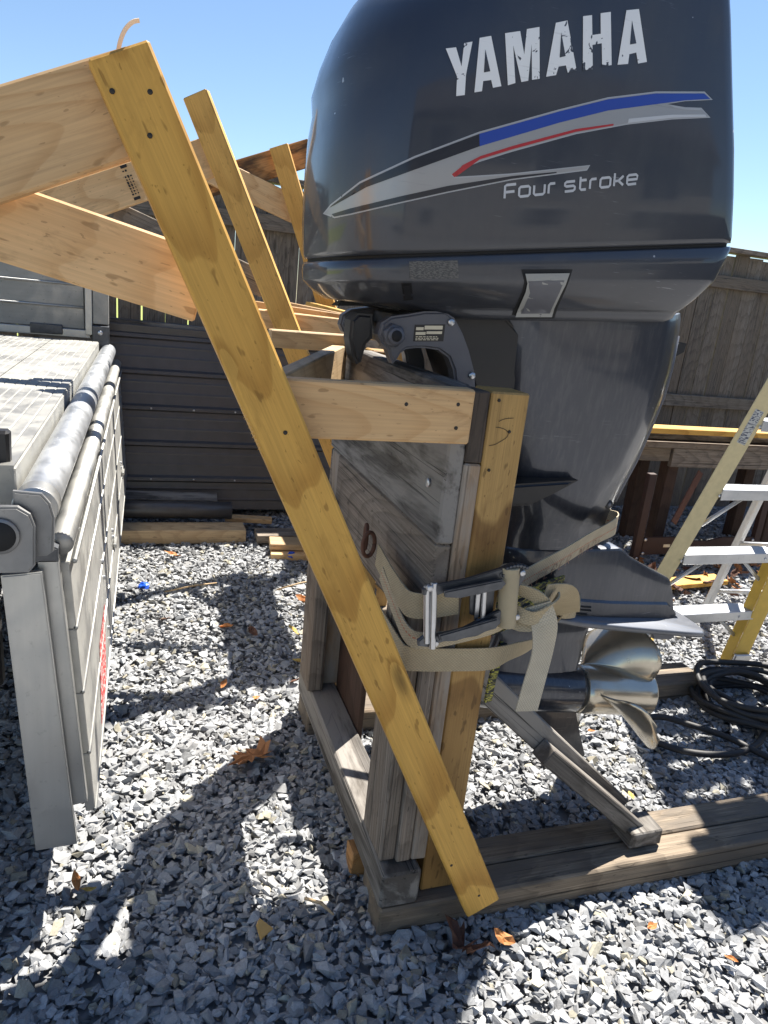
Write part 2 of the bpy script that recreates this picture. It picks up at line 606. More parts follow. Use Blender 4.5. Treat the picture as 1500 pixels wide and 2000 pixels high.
def webbing(name, base=(.60, .50, .345), red=True):
    q = NT(name)
    uv = q.coord('UV')
    se = q.n('SeparateXYZ')
    q.put(se.inputs[0], uv)
    x, y = se.outputs[0], se.outputs[1]
    wx = q.math('SINE', q.math('MULTIPLY', x, 2 * math.pi / .0085))
    wy = q.math('SINE', q.math('MULTIPLY', y, 2 * math.pi / .0070))
    w = q.math('MULTIPLY', wx, wy)
    n = q.noise(q.coord('Object'), 22, 5, .6)
    c = q.mix(n, tuple(v * .62 for v in base), base)
    c = q.mix(q.math('MULTIPLY', q.math('ADD', q.math('MULTIPLY', w, .5), .5), .6), c, tuple(v * .4 for v in base))
    if red:
        d = q.math('ABSOLUTE', q.math('SUBTRACT', y, .024))
        dash = q.math('GREATER_THAN', q.math('SINE', q.math('MULTIPLY', x, 2 * math.pi / .011)), -.45)
        k = q.math('MULTIPLY', q.math('LESS_THAN', d, .0016), dash)
        c = q.mix(q.math('MULTIPLY', k, .8), c, (.42, .10, .05))
    q.bump(w, .5, .0008)
    return q.set(c, .85, 0.0, spec=.2)


M['web'] = webbing('tan_webbing')
M['web2'] = webbing('tan_webbing_plain', (.56, .46, .30), False)
M['webgrey'] = webbing('frayed_grey_webbing', (.64, .57, .44), False)


def camo(name):
    q = NT(name)
    co = q.coord('Object')
    n = q.noise(q.scale(co, 26, 60, 150), 1.0, 3, .6, .5)
    c = q.ramp(n, [(.42, (.016, .017, .018)), (.52, (.03, .03, .03)), (.56, (.55, .50, .07)), (.62, (.10, .09, .03)), (.70, (.02, .02, .02))])
    return q.set(c, .7)


M['camo'] = camo('black_yellow_rope')


def red_label():
    q = NT('red_hazard_label')
    co = q.coord('Object')
    n = q.noise(q.scale(co, 1, 60, 110), 1.0, 1, .4)
    s = q.n('SeparateXYZ')
    q.put(s.inputs[0], co)
    c = q.mix(q.math('GREATER_THAN', n, .56), (.50, .03, .03), (.70, .66, .62))
    return q.set(c, .45)


M['redlabel'] = red_label()


def print_mat(name, paper, ink, sx, sy, sz, thr=.52):
    q = NT(name)
    co = q.coord('Object')
    n = q.noise(q.scale(co, sx, sy, sz), 1.0, 1, .4)
    c = q.mix(q.math('GREATER_THAN', n, thr), paper, ink)
    return q.set(c, .5)


M['finetext'] = print_mat('worn_fine_print_label', (.12, .115, .105), (.05, .05, .05), 150, 150, 620, .5)
M['stamp'] = simple('black_ink', (.015, .013, .012), .7)
M['plate'] = simple('silver_rating_plate', (.55, .52, .42), .35, .5)


def stone_mat():
    q = NT('slate_gravel_stone')
    at = q.n('Attribute')
    at.attribute_name = 'Col'
    co = q.coord('Object')
    st = q.noise(q.scale(co, 90, 90, 210), 1.0, 4, .65, .6)
    fi = q.noise(co, 420, 3, .6)
    c = q.mix(.55, at.outputs[0], q.ramp(st, [(.25, .45), (.75, 1.15)]), 'MULTIPLY')
    c = q.mix(.35, c, q.ramp(fi, [(.3, .6), (.7, 1.1)]), 'MULTIPLY')
    q.bump(q.math('ADD', st, q.math('MULTIPLY', fi, .5)), .45, .0015)
    return q.set(c, .82, 0.0, spec=.3)


M['stone'] = stone_mat()

# ------------------------------------------------------------------ the ground and the gravel
gm = simple('stone_dust', (.19, .19, .192), .95, 0, .55, 40, .6)
tag(part('ground', [(-60, -60, -.012), (60, -60, -.012), (60, 60, -.012), (-60, 60, -.012)], [(0, 1, 2, 3)], gm), kind='structure')
lm = simple('dry_grass_verge', (.20, .23, .045), .95, 0, .4, 12, .6)
tag(part('verge', [(-30, 5.35, -.002), (40, 5.35, -.002), (40, 50, -.002), (-30, 50, -.002)], [(0, 1, 2, 3)], lm), kind='structure')


def build_gravel():
    rs = np.random.RandomState(5)
    shapes = []
    for k in range(26):
        bm = bmesh.new()
        pts = []
        while len(pts) < 8:
            v = rs.normal(size=3)
            v /= np.linalg.norm(v)
            if all(np.linalg.norm(v - w) > .62 for w in pts):
                pts.append(v)
        pts = np.array(pts) * rs.uniform(.85, 1.12, (8, 1))
        pts *= np.array([1.0, rs.uniform(.5, .88), rs.uniform(.28, .58)])
        for p in pts:
            bm.verts.new(p)
        res = bmesh.ops.convex_hull(bm, input=list(bm.verts))
        dead = [g for g in res.get('geom_interior', []) if isinstance(g, bmesh.types.BMVert)]
        if dead:
            bmesh.ops.delete(bm, geom=list(set(dead)), context='VERTS')
        bmesh.ops.triangulate(bm, faces=bm.faces)
        bm.verts.index_update()
        shapes.append((np.array([v.co[:] for v in bm.verts]), np.array([[v.index for v in f.verts] for f in bm.faces])))
        bm.free()
    # positions inside (a margin round) the camera's view of the yard
    P = []
    zones = [(-1.0, 3.2, .55, 2.6, 5600), (-1.3, 4.2, 2.6, 4.0, 3700), (-1.3, 5.0, 4.0, 5.05, 2100), (3.2, 4.8, 1.2, 2.6, 1500)]
    for x0, x1, y0, y1, d in zones:
        n = int((x1 - x0) * (y1 - y0) * d)
        q = np.stack([rs.uniform(x0, x1, n), rs.uniform(y0, y1, n)], 1)
        ang = np.degrees(np.arctan2(q[:, 0], q[:, 1]))
        P.append(q[(ang > -22) & (ang < 62)])
    P = np.concatenate(P)
    n = len(P)
    size = np.clip(rs.lognormal(math.log(.0162), .33, n), .007, .033)
    kind = rs.randint(0, len(shapes), n)
    yaw = rs.uniform(0, 2 * np.pi, n)
    tl = rs.normal(0, .33, n)
    tr = rs.normal(0, .33, n)
    und = .006 * np.sin(P[:, 0] * 5.1 + 1) * np.sin(P[:, 1] * 4.3) + .004 * np.sin(P[:, 0] * 13) * np.sin(P[:, 1] * 11 + 2)
    z = rs.uniform(-.004, .012, n) + und
    g = np.clip(rs.normal(.32, .075, n), .15, .55)
    tint = rs.uniform(0, 1, n)
    colr = np.stack([g * (1.0 - .03 * tint), g, g * (1.0 + .035 * tint), np.ones(n)], 1)
    warm = rs.uniform(0, 1, n) < .06
    colr[warm, :3] *= np.array([1.15, 1.05, .82])
    vs, fs, cs = [], [], []
    base = 0
    for k, (sv, sf) in enumerate(shapes):
        ix = np.where(kind == k)[0]
        if not len(ix):
            continue
        m = len(ix)
        cy, sy = np.cos(yaw[ix]), np.sin(yaw[ix])
        ct, st = np.cos(tl[ix]), np.sin(tl[ix])
        cr, sr = np.cos(tr[ix]), np.sin(tr[ix])
        x, y, zz = sv[:, 0][None], sv[:, 1][None], sv[:, 2][None]
        y1 = y * cr[:, None] - zz * sr[:, None]
        z1 = y * sr[:, None] + zz * cr[:, None]
        x2 = x * ct[:, None] + z1 * st[:, None]
        z2 = -x * st[:, None] + z1 * ct[:, None]
        x3 = x2 * cy[:, None] - y1 * sy[:, None]
        y3 = x2 * sy[:, None] + y1 * cy[:, None]
        s = size[ix][:, None]
        co = np.stack([x3 * s + P[ix, 0][:, None], y3 * s + P[ix, 1][:, None], z2 * s + z[ix][:, None] + s * .12], 2)
        nv = sv.shape[0]
        vs.append(co.reshape(-1, 3))
        fs.append((sf[None] + (np.arange(m) * nv)[:, None, None] + base).reshape(-1, 3))
        cs.append(np.repeat(colr[ix], nv, 0))
        base += m * nv
    vs, fs, cs = np.concatenate(vs), np.concatenate(fs), np.concatenate(cs)
    me = bpy.data.meshes.new('gravel')
    me.vertices.add(len(vs))
    me.vertices.foreach_set('co', vs.astype(np.float32).ravel())
    me.loops.add(len(fs) * 3)
    me.loops.foreach_set('vertex_index', fs.astype(np.int32).ravel())
    me.polygons.add(len(fs))
    me.polygons.foreach_set('loop_start', (np.arange(len(fs)) * 3).astype(np.int32))
    me.polygons.foreach_set('loop_total', np.full(len(fs), 3, np.int32))
    me.update(calc_edges=True)
    me.shade_flat()
    a = me.attributes.new('Col', 'FLOAT_COLOR', 'POINT')
    a.data.foreach_set('color', cs.astype(np.float32).ravel())
    me.validate()
    me.materials.append(M['stone'])
    o = put(bpy.data.objects.new('gravel', me))
    tag(o, 'grey crushed slate gravel covering the yard', 'gravel', kind='stuff')


build_gravel()

# ------------------------------------------------------------------ the back fence
FY = 5.12
fence = thing('wooden_fence', 'tall weathered board fence along the back of the yard', 'fence', (1.5, FY, 0))
fence_meshes = []
for k in range(4):
    bm = box_bm(2.2, .142, .018, .002, 1, .002)
    bmesh.ops.recalc_face_normals(bm, faces=bm.faces)
    me = bpy.data.meshes.new('fence_board')
    bm.to_mesh(me)
    bm.free()
    me.materials.append(M['fence'])
    fence_meshes.append(me)
x = -2.6
while x < 7.6:
    o = bpy.data.objects.new('fence_board', fence_meshes[R.randrange(4)])
    M4, _ = frame((x, FY + R.uniform(-.004, .004), 0.0), (x + R.uniform(-.006, .006), FY, 2.2), (0, -1, 0))
    M4.translation.z += R.uniform(-.015, .012) - .02
    put(o, fence, M4)
    x += .142 + R.choice((.002, .004, .006, .009))
reflect_fence = thing('wooden_fence', 'unseen board fence added at the right to darken reflections in the motor paint', 'fence', (7.7, 0, 0))  # out of view, added as something dark for the motor leg to mirror
y = -6.0
while y < 5.0:
    o = bpy.data.objects.new('fence_board', fence_meshes[R.randrange(4)])
    M4, _ = frame((7.68, y, 0.0), (7.68, y, 2.2), (-1, 0, 0))
    M4.translation.z += R.uniform(-.015, .012) - .02
    put(o, reflect_fence, M4)
    y += .142 + R.choice((.002, .004, .006, .009))
for z0, z1 in ((1.90, 2.0), (.90, 1.0)):
    block('fence_rail', 7.62, 7.665, -6.0, 5.0, z0, z1, M['fence'], reflect_fence, 'y')
    block('fence_rail', -2.6, 3.1, FY - .055, FY - .012, z0, z1, M['fence'], fence)
    block('fence_rail', 3.1, 7.6, FY - .056, FY - .013, z0 + .01, z1 + .01, M['fence'], fence)
block('cap_board', -2.6, 3.0, FY - .09, FY + .05, 2.195, 2.232, M['fence'], fence)
block('cap_board', 3.0, 7.6, FY - .09, FY + .05, 2.19, 2.228, M['grey'], fence)
for px in (2.0, 4.35, 6.8):
    block('fence_post', px, px + .09, FY + .02, FY + .11, -.1, 2.18, M['fence'], fence, 'z')

# house behind the photographer: seen only as reflections in the motor's paint
hs = thing('house', 'pale clapboard house behind the photographer, mirrored in the motor paint', 'house', (6, -7.5, 0))
M['siding'] = simple('grey_beige_siding', (.36, .33, .29), .7, 0, .1, 6)
M['shingle'] = simple('dark_roof_shingle', (.06, .055, .055), .9, 0, .3, 20, .3)
M['windowglass'] = simple('dark_window_glass', (.02, .024, .03), .08)
M['trim'] = simple('white_trim', (.7, .7, .68), .5)
for k in range(22):
    block('siding_board', 1.0, 9.5, -7.02 - .004 * (k % 2), -6.97, .3 + k * .19, .3 + k * .19 + .186, M['siding'], hs)
block('wall', .98, 9.52, -13, -7.03, 0, 4.48, M['siding'], hs)
prism('roof', [(-6.6, 4.42), (-10, 6.4), (-13.4, 4.42), (-13.4, 4.3), (-6.6, 4.3)], 'x', .6, 9.9, M['shingle'], hs)
for wx, wz in ((2.3, 1.2), (4.9, 1.2), (7.4, 1.2), (2.3, 3.0), (4.9, 3.0), (7.4, 3.0)):
    wf_ = block('window', wx - .08, wx + 1.08, -6.966, -6.93, wz - .08, wz + 1.18, M['trim'], hs)
    block('pane', wx, wx + 1.0, -6.928, -6.922, wz, wz + .52, M['windowglass'], wf_)
    block('pane', wx, wx + 1.0, -6.928, -6.922, wz + .56, wz + 1.1, M['windowglass'], wf_)

# ------------------------------------------------------------------ dark sheet-metal panel and the loose lumber below it
ps = thing('sheet_metal_panel', 'dark bronze ribbed sheet metal panel leaning on the fence', 'panel', (.7, 4.8, 0))


def sheet_profile():
    pr = []
    H = 1.13
    for k in range(5):
        z0 = k * H / 5
        pr += [(z0, 0), (z0 + .055, 0), (z0 + .065, .0022), (z0 + .075, 0), (z0 + .125, 0), (z0 + .135, .0022), (z0 + .145, 0),
               (z0 + .175, 0), (z0 + .188, .020), (z0 + .208, .020), (z0 + .221, 0)]
    return pr


vs, fs = [], []
pr = sheet_profile()
for i, (h, d) in enumerate(pr):
    for xx in (-.62, 1.72):
        t = h / 1.13
        vs.append((xx, 4.70 + .28 * t - d, .07 + h * .99))
for i in range(len(pr) - 1):
    fs.append((2 * i, 2 * i + 1, 2 * i + 3, 2 * i + 2))
so = part('ribbed_sheet', vs, fs, M['sheet'], ps)
sm = so.modifiers.new('thick', 'SOLIDIFY')
sm.thickness = .0015
for hh in (.197, .649):
    for sx_ in range(9):
        yy_ = 4.70 + .28 * hh / 1.13 - .021
        cyl('sheet_screw', (-.5 + sx_ * .27, yy_ - .004, .07 + hh * .99), (-.5 + sx_ * .27, yy_ + .004, .07 + hh * .99), .007, M['steel'], ps, 6)
board('edge_trim', (-.62, 4.985, 1.205), (1.72, 4.985, 1.19), .035, .05, (0, 0, 1), M['sheet'], ps)
tag(board('grey_plank', (-.6, 5.045, 1.235), (1.9, 5.045, 1.20), .045, .09, (0, -1, 0), M['darkgrey']),
    'long grey plank lying along the top of the dark sheet metal', 'plank')
tag(board('pale_plank', (-.75, 4.29, .045), (.6, 4.29, .045), .16, .085, (0, 0, 1), M['palegrey']),
    'thick pale timber lying on the gravel below the dark sheet metal', 'timber')
tag(tube('black_gutter_pipe', [(-.75, 4.42, .155), (.1, 4.425, .152), (.53, 4.42, .15)], .055, M['sheet'], None, 16),
    'dark round pipe lying on the pale timber', 'pipe')
tag(board('grey_offcut', (-.7, 4.56, .2), (.45, 4.55, .185), .10, .04, (0, -.3, 1), M['darkgrey']),
    'dark grey board behind the dark pipe, against the sheet metal', 'board')
tag(board('pale_offcut', (.5, 4.50, .075), (.8, 4.46, .07), .08, .03, (0, 0, 1), M['pale']),
    'short pale stick past the end of the dark pipe', 'offcut')
tag(board('pale_offcut', (.715, 3.965, .028), (1.25, 3.90, .028), .14, .038, (0, 0, 1), M['pale']),
    'bottom board of the small pile behind the leaning yellow timber', 'board')
tag(board('pale_offcut', (.715, 4.02, .071), (1.3, 3.95, .071), .14, .038, (0, 0, 1), M['palegrey']),
    'top board of the small pile behind the leaning yellow timber', 'board')
tag(board('grey_offcut', (.66, 4.2, .055), (1.5, 4.2, .055), .14, .05, (0, 0, 1), M['grey']),
    'grey board just behind the small board pile', 'board')

# ------------------------------------------------------------------ flatbed truck body on the left
tr = thing('flatbed_truck', 'dusty aluminium flatbed body with its ribbed side gate hanging down', 'truck', (-1.2, 3.0, 0))
for k in range(9):
    x1 = -.252 - k * .235
    vs = []
    prof = [(0, 0)]
    nr = 7
    for j in range(nr):
        a = x1 - .231 * (j / nr)
        b = x1 - .231 * ((j + .8) / nr)
        e = x1 - .231 * ((j + .9) / nr)
        prof = prof if j else []
        prof += [(a, 1.15), (b, 1.15), (e, 1.1475)]
    prof += [(x1 - .232, 1.148)]
    top = prof
    n = len(top)
    for yy in (1.56, 4.42):
        vs += [(px, yy, pz) for px, pz in top] + [(top[-1][0], yy, 1.06), (top[0][0], yy, 1.06)]
    m = n + 2
    fs = [(i, (i + 1) % m, m + (i + 1) % m, m + i) for i in range(m)] + [tuple(range(m)), tuple(range(m, 2 * m))]
    bm = bmesh.new()
    bv = [bm.verts.new(v) for v in vs]
    for f in fs:
        bm.faces.new([bv[i] for i in f])
    bm_part('deck_plank', bm, M['alu'], tr)
block('deck_edge', -.266, -.249, 1.56, 4.42, 1.045, 1.146, M['alu'], tr, 'y')
cyl('pivot_pipe', (-.205, 1.52, 1.085), (-.205, 4.62, 1.085), .041, M['galv'], tr, 28)
cyl('pipe_collar', (-.205, 1.476, 1.085), (-.205, 1.53, 1.085), .043, M['alu2'], tr, 28)
bm = bmesh.new()
prism('hinge_plate', [(-.305, .965), (-.215, .965), (-.203, .98), (-.200, 1.06), (-.208, 1.085), (-.230, 1.10), (-.305, 1.10)], 'y', 1.435, 1.455, M['aludark'], tr, .004)
bm.free()
cyl('pipe_stub', (-.262, 1.428, 1.043), (-.262, 1.46, 1.043), .036, M['aludark'], tr, 28)
cyl('pipe_bore', (-.262, 1.4255, 1.043), (-.262, 1.433, 1.043), .0295, M['blackgap'], tr, 28)
prism('hinge_plate', [(-.24, .99), (-.185, .99), (-.172, 1.0), (-.168, 1.07), (-.175, 1.10), (-.19, 1.12), (-.24, 1.125)], 'y', 1.458, 1.474, M['aludark'], tr, .004)
# hanging side gate: four extruded planks between raised ribs
T0, T1 = V((-.168, 0, 1.0)), V((-.122, 0, .285))
GY0, GY1 = 1.56, 4.85
gn = V((1, 0, .065)).normalized()
for k in range(4):
    a = T0.lerp(T1, .085 + k * .229)
    b = T0.lerp(T1, .085 + (k + 1) * .229 - .002)
    c = (a + b) / 2
    board('gate_plank', (c.x, GY0, c.z), (c.x, GY1, c.z), (b - a).length, .022, gn, M['alugate'], tr, .002, 0)
    q = T0.lerp(T1, .085 + (k + 1) * .229 - .006)
    tube('gate_rib', [(q.x + .010, GY0, q.z), (q.x + .010, GY1, q.z)], .005, M['alugate'], tr, 8)
tube('gate_top_rail', [(-.168, GY0 - .01, .985), (-.168, GY1, .985)], .026, M['alugate'], tr, 20)
tube('gate_bead', [(-.143, GY0, .94), (-.143, GY1, .94)], .006, M['alugate'], tr, 8)
for yy in np.arange(1.8, 4.8, .42):
    q = T0.lerp(T1, .10)
    cyl('rivet', (q.x + .008, yy, q.z), (q.x + .017, yy, q.z), .006, M['steel'], tr, 10)
for yy, n in ((2.95, 3), (4.1, 3)):
    for f in (.66, .70, .78):
        q = T0.lerp(T1, f)
        cyl('rivet', (q.x + .008, yy, q.z), (q.x + .018, yy, q.z), .009, M['steel'], tr, 10)
    q = T0.lerp(T1, .74)
    board('gate_latch', (q.x + .02, yy - .03, q.z), (q.x + .02, yy + .06, q.z), .02, .012, gn, M['alu2'], tr)
for f in (.52, .60, .86, .92):
    q = T0.lerp(T1, f)
    cyl('rivet', (q.x + .008, 2.35, q.z), (q.x + .018, 2.35, q.z), .008, M['steel'], tr, 10)
q = T0.lerp(T1, .80)
q0 = T0.lerp(T1, .70)
q1 = T0.lerp(T1, .95)
part('hazard_label', [(q0.x + .0128, 2.02, q0.z), (q1.x + .0128, 1.86, q1.z), (q1.x + .0128, 2.12, q1.z), (q0.x + .0128, 2.30, q0.z)],
     [(0, 1, 2, 3)], M['redlabel'], tr)
# near end of the gate: capping profile, one leaf in front of the other
prism('gate_end_cap', [(-.275, .937), (-.199, .943), (-.148, .252), (-.236, .248)], 'y', 1.49, 1.512, M['alu2'], tr, .003)
prism('gate_end_cap', [(-.212, .978), (-.172, .98), (-.126, .345), (-.165, .338)], 'y', 1.518, 1.548, M['alu2'], tr, .003)
prism('gate_end_cap', [(-.30, .995), (-.19, .995), (-.17, .985), (-.17, .955), (-.30, .955)], 'y', 1.515, 1.552, M['ratchet'], tr, .003)
# headboard at the far end, with its corner post
for k in range(4):
    z0 = 1.20 + k * .125
    block('headboard_plank', -2.3, -.335, 4.60, 4.63, z0, z0 + .118, M['alu'], tr)
    tube('headboard_rib', [(-2.3, 4.596, z0 + .121), (-.335, 4.596, z0 + .121)], .007, M['alu2'], tr, 8)
block('headboard_foot', -2.3, -.30, 4.585, 4.64, 1.152, 1.195, M['alu2'], tr)
block('corner_post', -.328, -.29, 4.57, 4.65, 1.17, 1.70, M['alu2'], tr, 'z')
block('corner_post', -.286, -.203, 4.575, 4.65, 1.235, 1.70, M['alu'], tr, 'z')
block('corner_block', -.288, -.20, 4.54, 4.65, 1.115, 1.23, M['ratchet'], tr, 'z')
cyl('corner_bolt', (-.245, 4.53, 1.19), (-.245, 4.545, 1.19), .014, M['steel'], tr, 12)
block('hinge_strip', -.62, -.45, 4.575, 4.60, 1.16, 1.215, M['ratchet'], tr)
tube('gas_strut', [(-.292, 1.60, 1.19), (-.300, 1.60, 1.46)], .010, M['blackplastic'], tr, 12)
block('strut_clip', -.315, -.262, 1.585, 1.615, 1.10, 1.215, M['blackplastic'], tr, 'z', .006)
block('chassis_rail', -1.1, -.95, 1.9, 6.2, .62, .85, M['rubber'], tr, 'y')
block('chassis_rail', -1.95, -1.8, 1.9, 6.2, .62, .85, M['rubber'], tr, 'y')
for yy in (2.0, 2.9, 3.8):
    block('cross_member', -2.3, -.35, yy, yy + .09, .86, 1.04, M['ratchet'], tr)
for xx in (-.95, -2.15):
    cyl('wheel', (xx, 3.4, .40), (xx + .24, 3.4, .40), .40, M['rubber'], tr, 32, None, .03)
block('tail_lamp', -.45, -.318, 1.62, 1.66, .60, .76, M['redlens'], tr, 'z', .006)
block('lamp_bracket', -.6, -.315, 1.66, 1.70, .585, .80, M['rubber'], tr, 'z', .006)

# ------------------------------------------------------------------ timber engine stand
st = thing('engine_stand', 'timber engine stand with long yellow leaning boards, carrying the outboard motor', 'stand', (.7, 1.4, 0))
# floor timbers
block('base_beam', .56, 2.35, 1.297, 1.385, 0.002, .092, M['basewood'], st, 'x', .006)
block('base_beam', .575, 2.35, 1.389, 1.482, 0.002, .094, M['basewood'], st, 'x', .006)
block('base_beam', .56, 2.35, 2.16, 2.33, 0.002, .092, M['basewood'], st, 'x', .006)
block('sill', .557, .66, 1.30, 2.34, .0955, .198, M['darkgrey'], st, 'y', .006)
block('shim', .545, .60, 1.50, 1.56, .0, .085, M['orange'], st, 'y', .003)
# near post: three timbers side by side
block('post', .682, .772, 1.335, 1.425, .094, 1.388, M['brown'], st, 'z', .004)
block('post', .642, .680, 1.333, 1.425, .20, 1.232, M['browngrey'], st, 'z', .004)
block('post', .602, .640, 1.332, 1.42, .20, .80, M['grey'], st, 'z', .004)
block('post', .560, .600, 1.345, 1.49, .20, .885, M['grey'], st, 'z', .004)
block('spacer', .642, .680, 1.336, 1.425, 1.235, 1.386, M['black'], st, 'z', .003)
# far post
block('post', .682, .772, 2.19, 2.28, .094, 1.388, M['brown'], st, 'z', .004)
block('post', .602, .680, 2.19, 2.28, .20, 1.05, M['browngrey'], st, 'z', .004)
block('post', .545, .600, 2.15, 2.29, .20, .90, M['grey'], st, 'z', .004)
block('gusset', .66, .678, 1.9, 2.187, .12, .52, M['redwood'], st, 'z', .003)
# transom planks between the posts
block('transom_plank', .600, .640, 1.335, 2.30, 1.052, 1.392, M['darkgrey'], st, 'y', .005)
block('transom_plank', .602, .640, 1.337, 2.30, .802, 1.049, M['grey'], st, 'y', .005)
block('transom_plank', .645, .680, 1.43, 2.185, .90, 1.388, M['darkgrey'], st, 'y', .005)
for yy, zz in ((1.41, 1.17), (1.44, 1.36), (1.95, 1.2)):
    cyl('carriage_bolt', (.592, yy, zz), (.602, yy, zz), .011, M['steel'], st, 14, .008)
for zz in (1.262, 1.085):
    cyl('threaded_rod', (.772, 1.40, zz), (.80, 1.40, zz), .0065, M['steel'], st, 10)
# knee braces to the base
board('brace', (.78, 1.452, .672), (1.352, 1.452, .158), .075, .040, (0, -1, 0), M['darkgrey'], st)
board('brace', (1.02, 1.400, .430), (1.385, 1.400, .124), .052, .058, (0, -1, 0), M['darkgrey'], st)
block('brace_foot', 1.335, 1.445, 1.345, 1.43, .0965, .150, M['darkgrey'], st, 'y', .004)
board('brace', (.80, 2.21, .62), (1.36, 2.21, .13), .089, .038, (0, -1, 0), M['grey'], st)
block('prop_block', .79, .83, 1.62, 1.71, .03, .40, M['black'], st, 'z', .004)
# near truss: leaning board, two rails going out to the left, cross bar
YN = 1.25
board('leaning_board', (-.038, YN, 1.850), (.812, YN, .112), .092, .038, (0, -1, 0), M['yellow'], st, .004)
board('cross_bar', (.222, 1.299, 1.340), (.617, 1.299, 1.340), .110, .040, (0, -1, 0), M['pale'], st, .004)
A = V((-.0655 + .03, 1.289, 1.772 + .0145))
d = V((.905, 0, .425)).normalized()
board('upper_rail', A - d * .95, A + d * .045, .140, .038, (0, -1, 0), M['pale'], st, .004)
B1 = V((.055, 1.333, 1.543))
d2 = V((.976, 0, -.220)).normalized()
board('lower_rail', B1 - d2 * 1.0, B1 + d2 * .04, .120, .038, (0, -1, 0), M['pale'], st, .004)
board('tie', (.22, 1.34, 1.325), (.572, 2.165, 1.338), .125, .038, (1, -.42, 0), M['palegrey'], st)
board('tie', (.345, 2.135, 1.405), (.598, 2.135, 1.408), .05, .045, (0, -1, 0), M['palegrey'], st)



def mark(px, pz, y, r=.004, mat=M['screw'], nm='screw'):
    cyl(nm, (px, y - .0012, pz), (px, y + .004, pz), r, mat, st, 10)


for px, pz in ((-.046, 1.795), (.006, 1.803), (.006, 1.745), (.236, 1.305), (.700, .27), (.79, .16)):
    mark(px, pz, YN - .0192)
for px, pz in ((.583, 1.365), (.585, 1.318), (.475, 1.36)):
    mark(px, pz, 1.2788)
for px, pz in ((.70, 1.37), (.70, 1.22), (.735, 1.305)):
    mark(px, pz, 1.334, .0035)
# carpenter's pencil scrawl on the near post
for scr in ([(.7017, 1.3134), (.7145, 1.3123), (.726, 1.3085), (.7327, 1.3015), (.7299, 1.2921), (.7191, 1.2844), (.7058, 1.2767), (.6919, 1.2735)],
            [(.7068, 1.326), (.7202, 1.3322), (.7398, 1.3347)]):
    tube('pencil_mark', catmull([(a, 1.3345, b) for a, b in scr], 5), .0006, M['screw'], st, 5)
# curled splinter on the top end of the near leaning board
ribbon('splinter', [(-.040, 1.25, 1.838), (-.036, 1.25, 1.862), (-.029, 1.25, 1.880), (-.019, 1.25, 1.892), (-.009, 1.252, 1.897)],
       [(1, .3, 0), (1, .3, 0), (.8, .4, -.3), (.4, .5, -.6), (0, .6, -.8)], .006, .0010, M['splinter'], st)
for k in range(9):
    s0 = V((.1655 + k * .0034, YN - .018, 1.335 - k * .007))
    part('splinter', [s0, s0 + V((.0015, 0, -.003)), s0 + V((-.003 - R.random() * .003, .002, -.004 - R.random() * .006))], [(0, 1, 2)], M['chip'], st)
# two more stands further back: mostly their upper timbers show
s2 = thing('engine_stand', 'second timber stand, its slim yellow board leaning just behind the near one', 'stand', (1.1, 3.2, 0))
YF = 2.95
board('leaning_board', (.169, YF, 2.176), (.93, YF, .60), .092, .042, (-.42, -1, 0), M['yellow2'], s2, .004)
A2 = V((-.052, 2.992, 1.852))
board('upper_rail', A2 - d * .9, A2 + d * .30, .135, .038, (0, -1, 0), M['pale'], s2)
board('lower_rail', (-.11, 3.034, 1.742), (.46, 3.034, 1.55), .10, .036, (0, -1, 0), M['grey'], s2)
board('cross_bar', (.40, 2.992, 1.420), (.98, 2.992, 1.408), .074, .038, (0, -1, 0), M['pale'], s2)
board('tie', (.42, 3.12, 1.470), (.92, 3.06, 1.446), .03, .05, (0, -1, 0), M['pale'], s2)
board('tie', (.60, 3.5, 1.47), (1.1, 3.4, 1.42), .04, .05, (0, -1, 0), M['pale'], s2)
DX, DY = .37, 1.70
block('post', .682 + DX, .772 + DX, 1.335 + DY, 1.425 + DY, .094, 1.388, M['brown'], s2, 'z', .004)
block('post', .682 + DX, .772 + DX, 2.19 + DY, 2.28 + DY, .094, 1.388, M['brown'], s2, 'z', .004)
block('transom_plank', .600 + DX, .640 + DX, 1.335 + DY, 2.30 + DY, 1.052, 1.392, M['darkgrey'], s2, 'y', .005)
block('transom_plank', .602 + DX, .640 + DX, 1.337 + DY, 2.30 + DY, .802, 1.049, M['grey'], s2, 'y', .005)
block('base_beam', .60 + DX, 2.3 + DX, 1.30 + DY, 1.48 + DY, .002, .092, M['basewood'], s2)
block('base_beam', .60 + DX, 2.3 + DX, 2.16 + DY, 2.33 + DY, .002, .092, M['basewood'], s2)
block('sill', .597 + DX, .70 + DX, 1.31 + DY, 2.34 + DY, .0955, .198, M['darkgrey'], s2, 'y')
dn = V((-d.z, 0, d.x))
gp = V((-.052, 2.992 - .0205, 1.857))
for i in range(2):
    c = gp + dn * (.055 if i else -.055)
    part('grade_stamp', [c - d * .012 - dn * .005, c + d * .012 - dn * .005, c + d * .012 + dn * .005, c - d * .012 + dn * .005], [(0, 1, 2, 3)], M['stamp'], s2)
for i in range(9):
    for j in range(3):
        c = gp + dn * (-.040 + i * .010) + d * (-.008 + j * .010)
        wa_, wb_2 = R.uniform(.0012, .0036), R.uniform(.0020, .0048)
        if R.random() > .18:
            part('grade_stamp', [c - d * wa_ - dn * wb_2, c + d * wa_ - dn * wb_2 * .9, c + d * wa_ * .8 + dn * wb_2, c - d * wa_ * 1.1 + dn * wb_2], [(0, 1, 2, 3)], M['stamp'], s2)

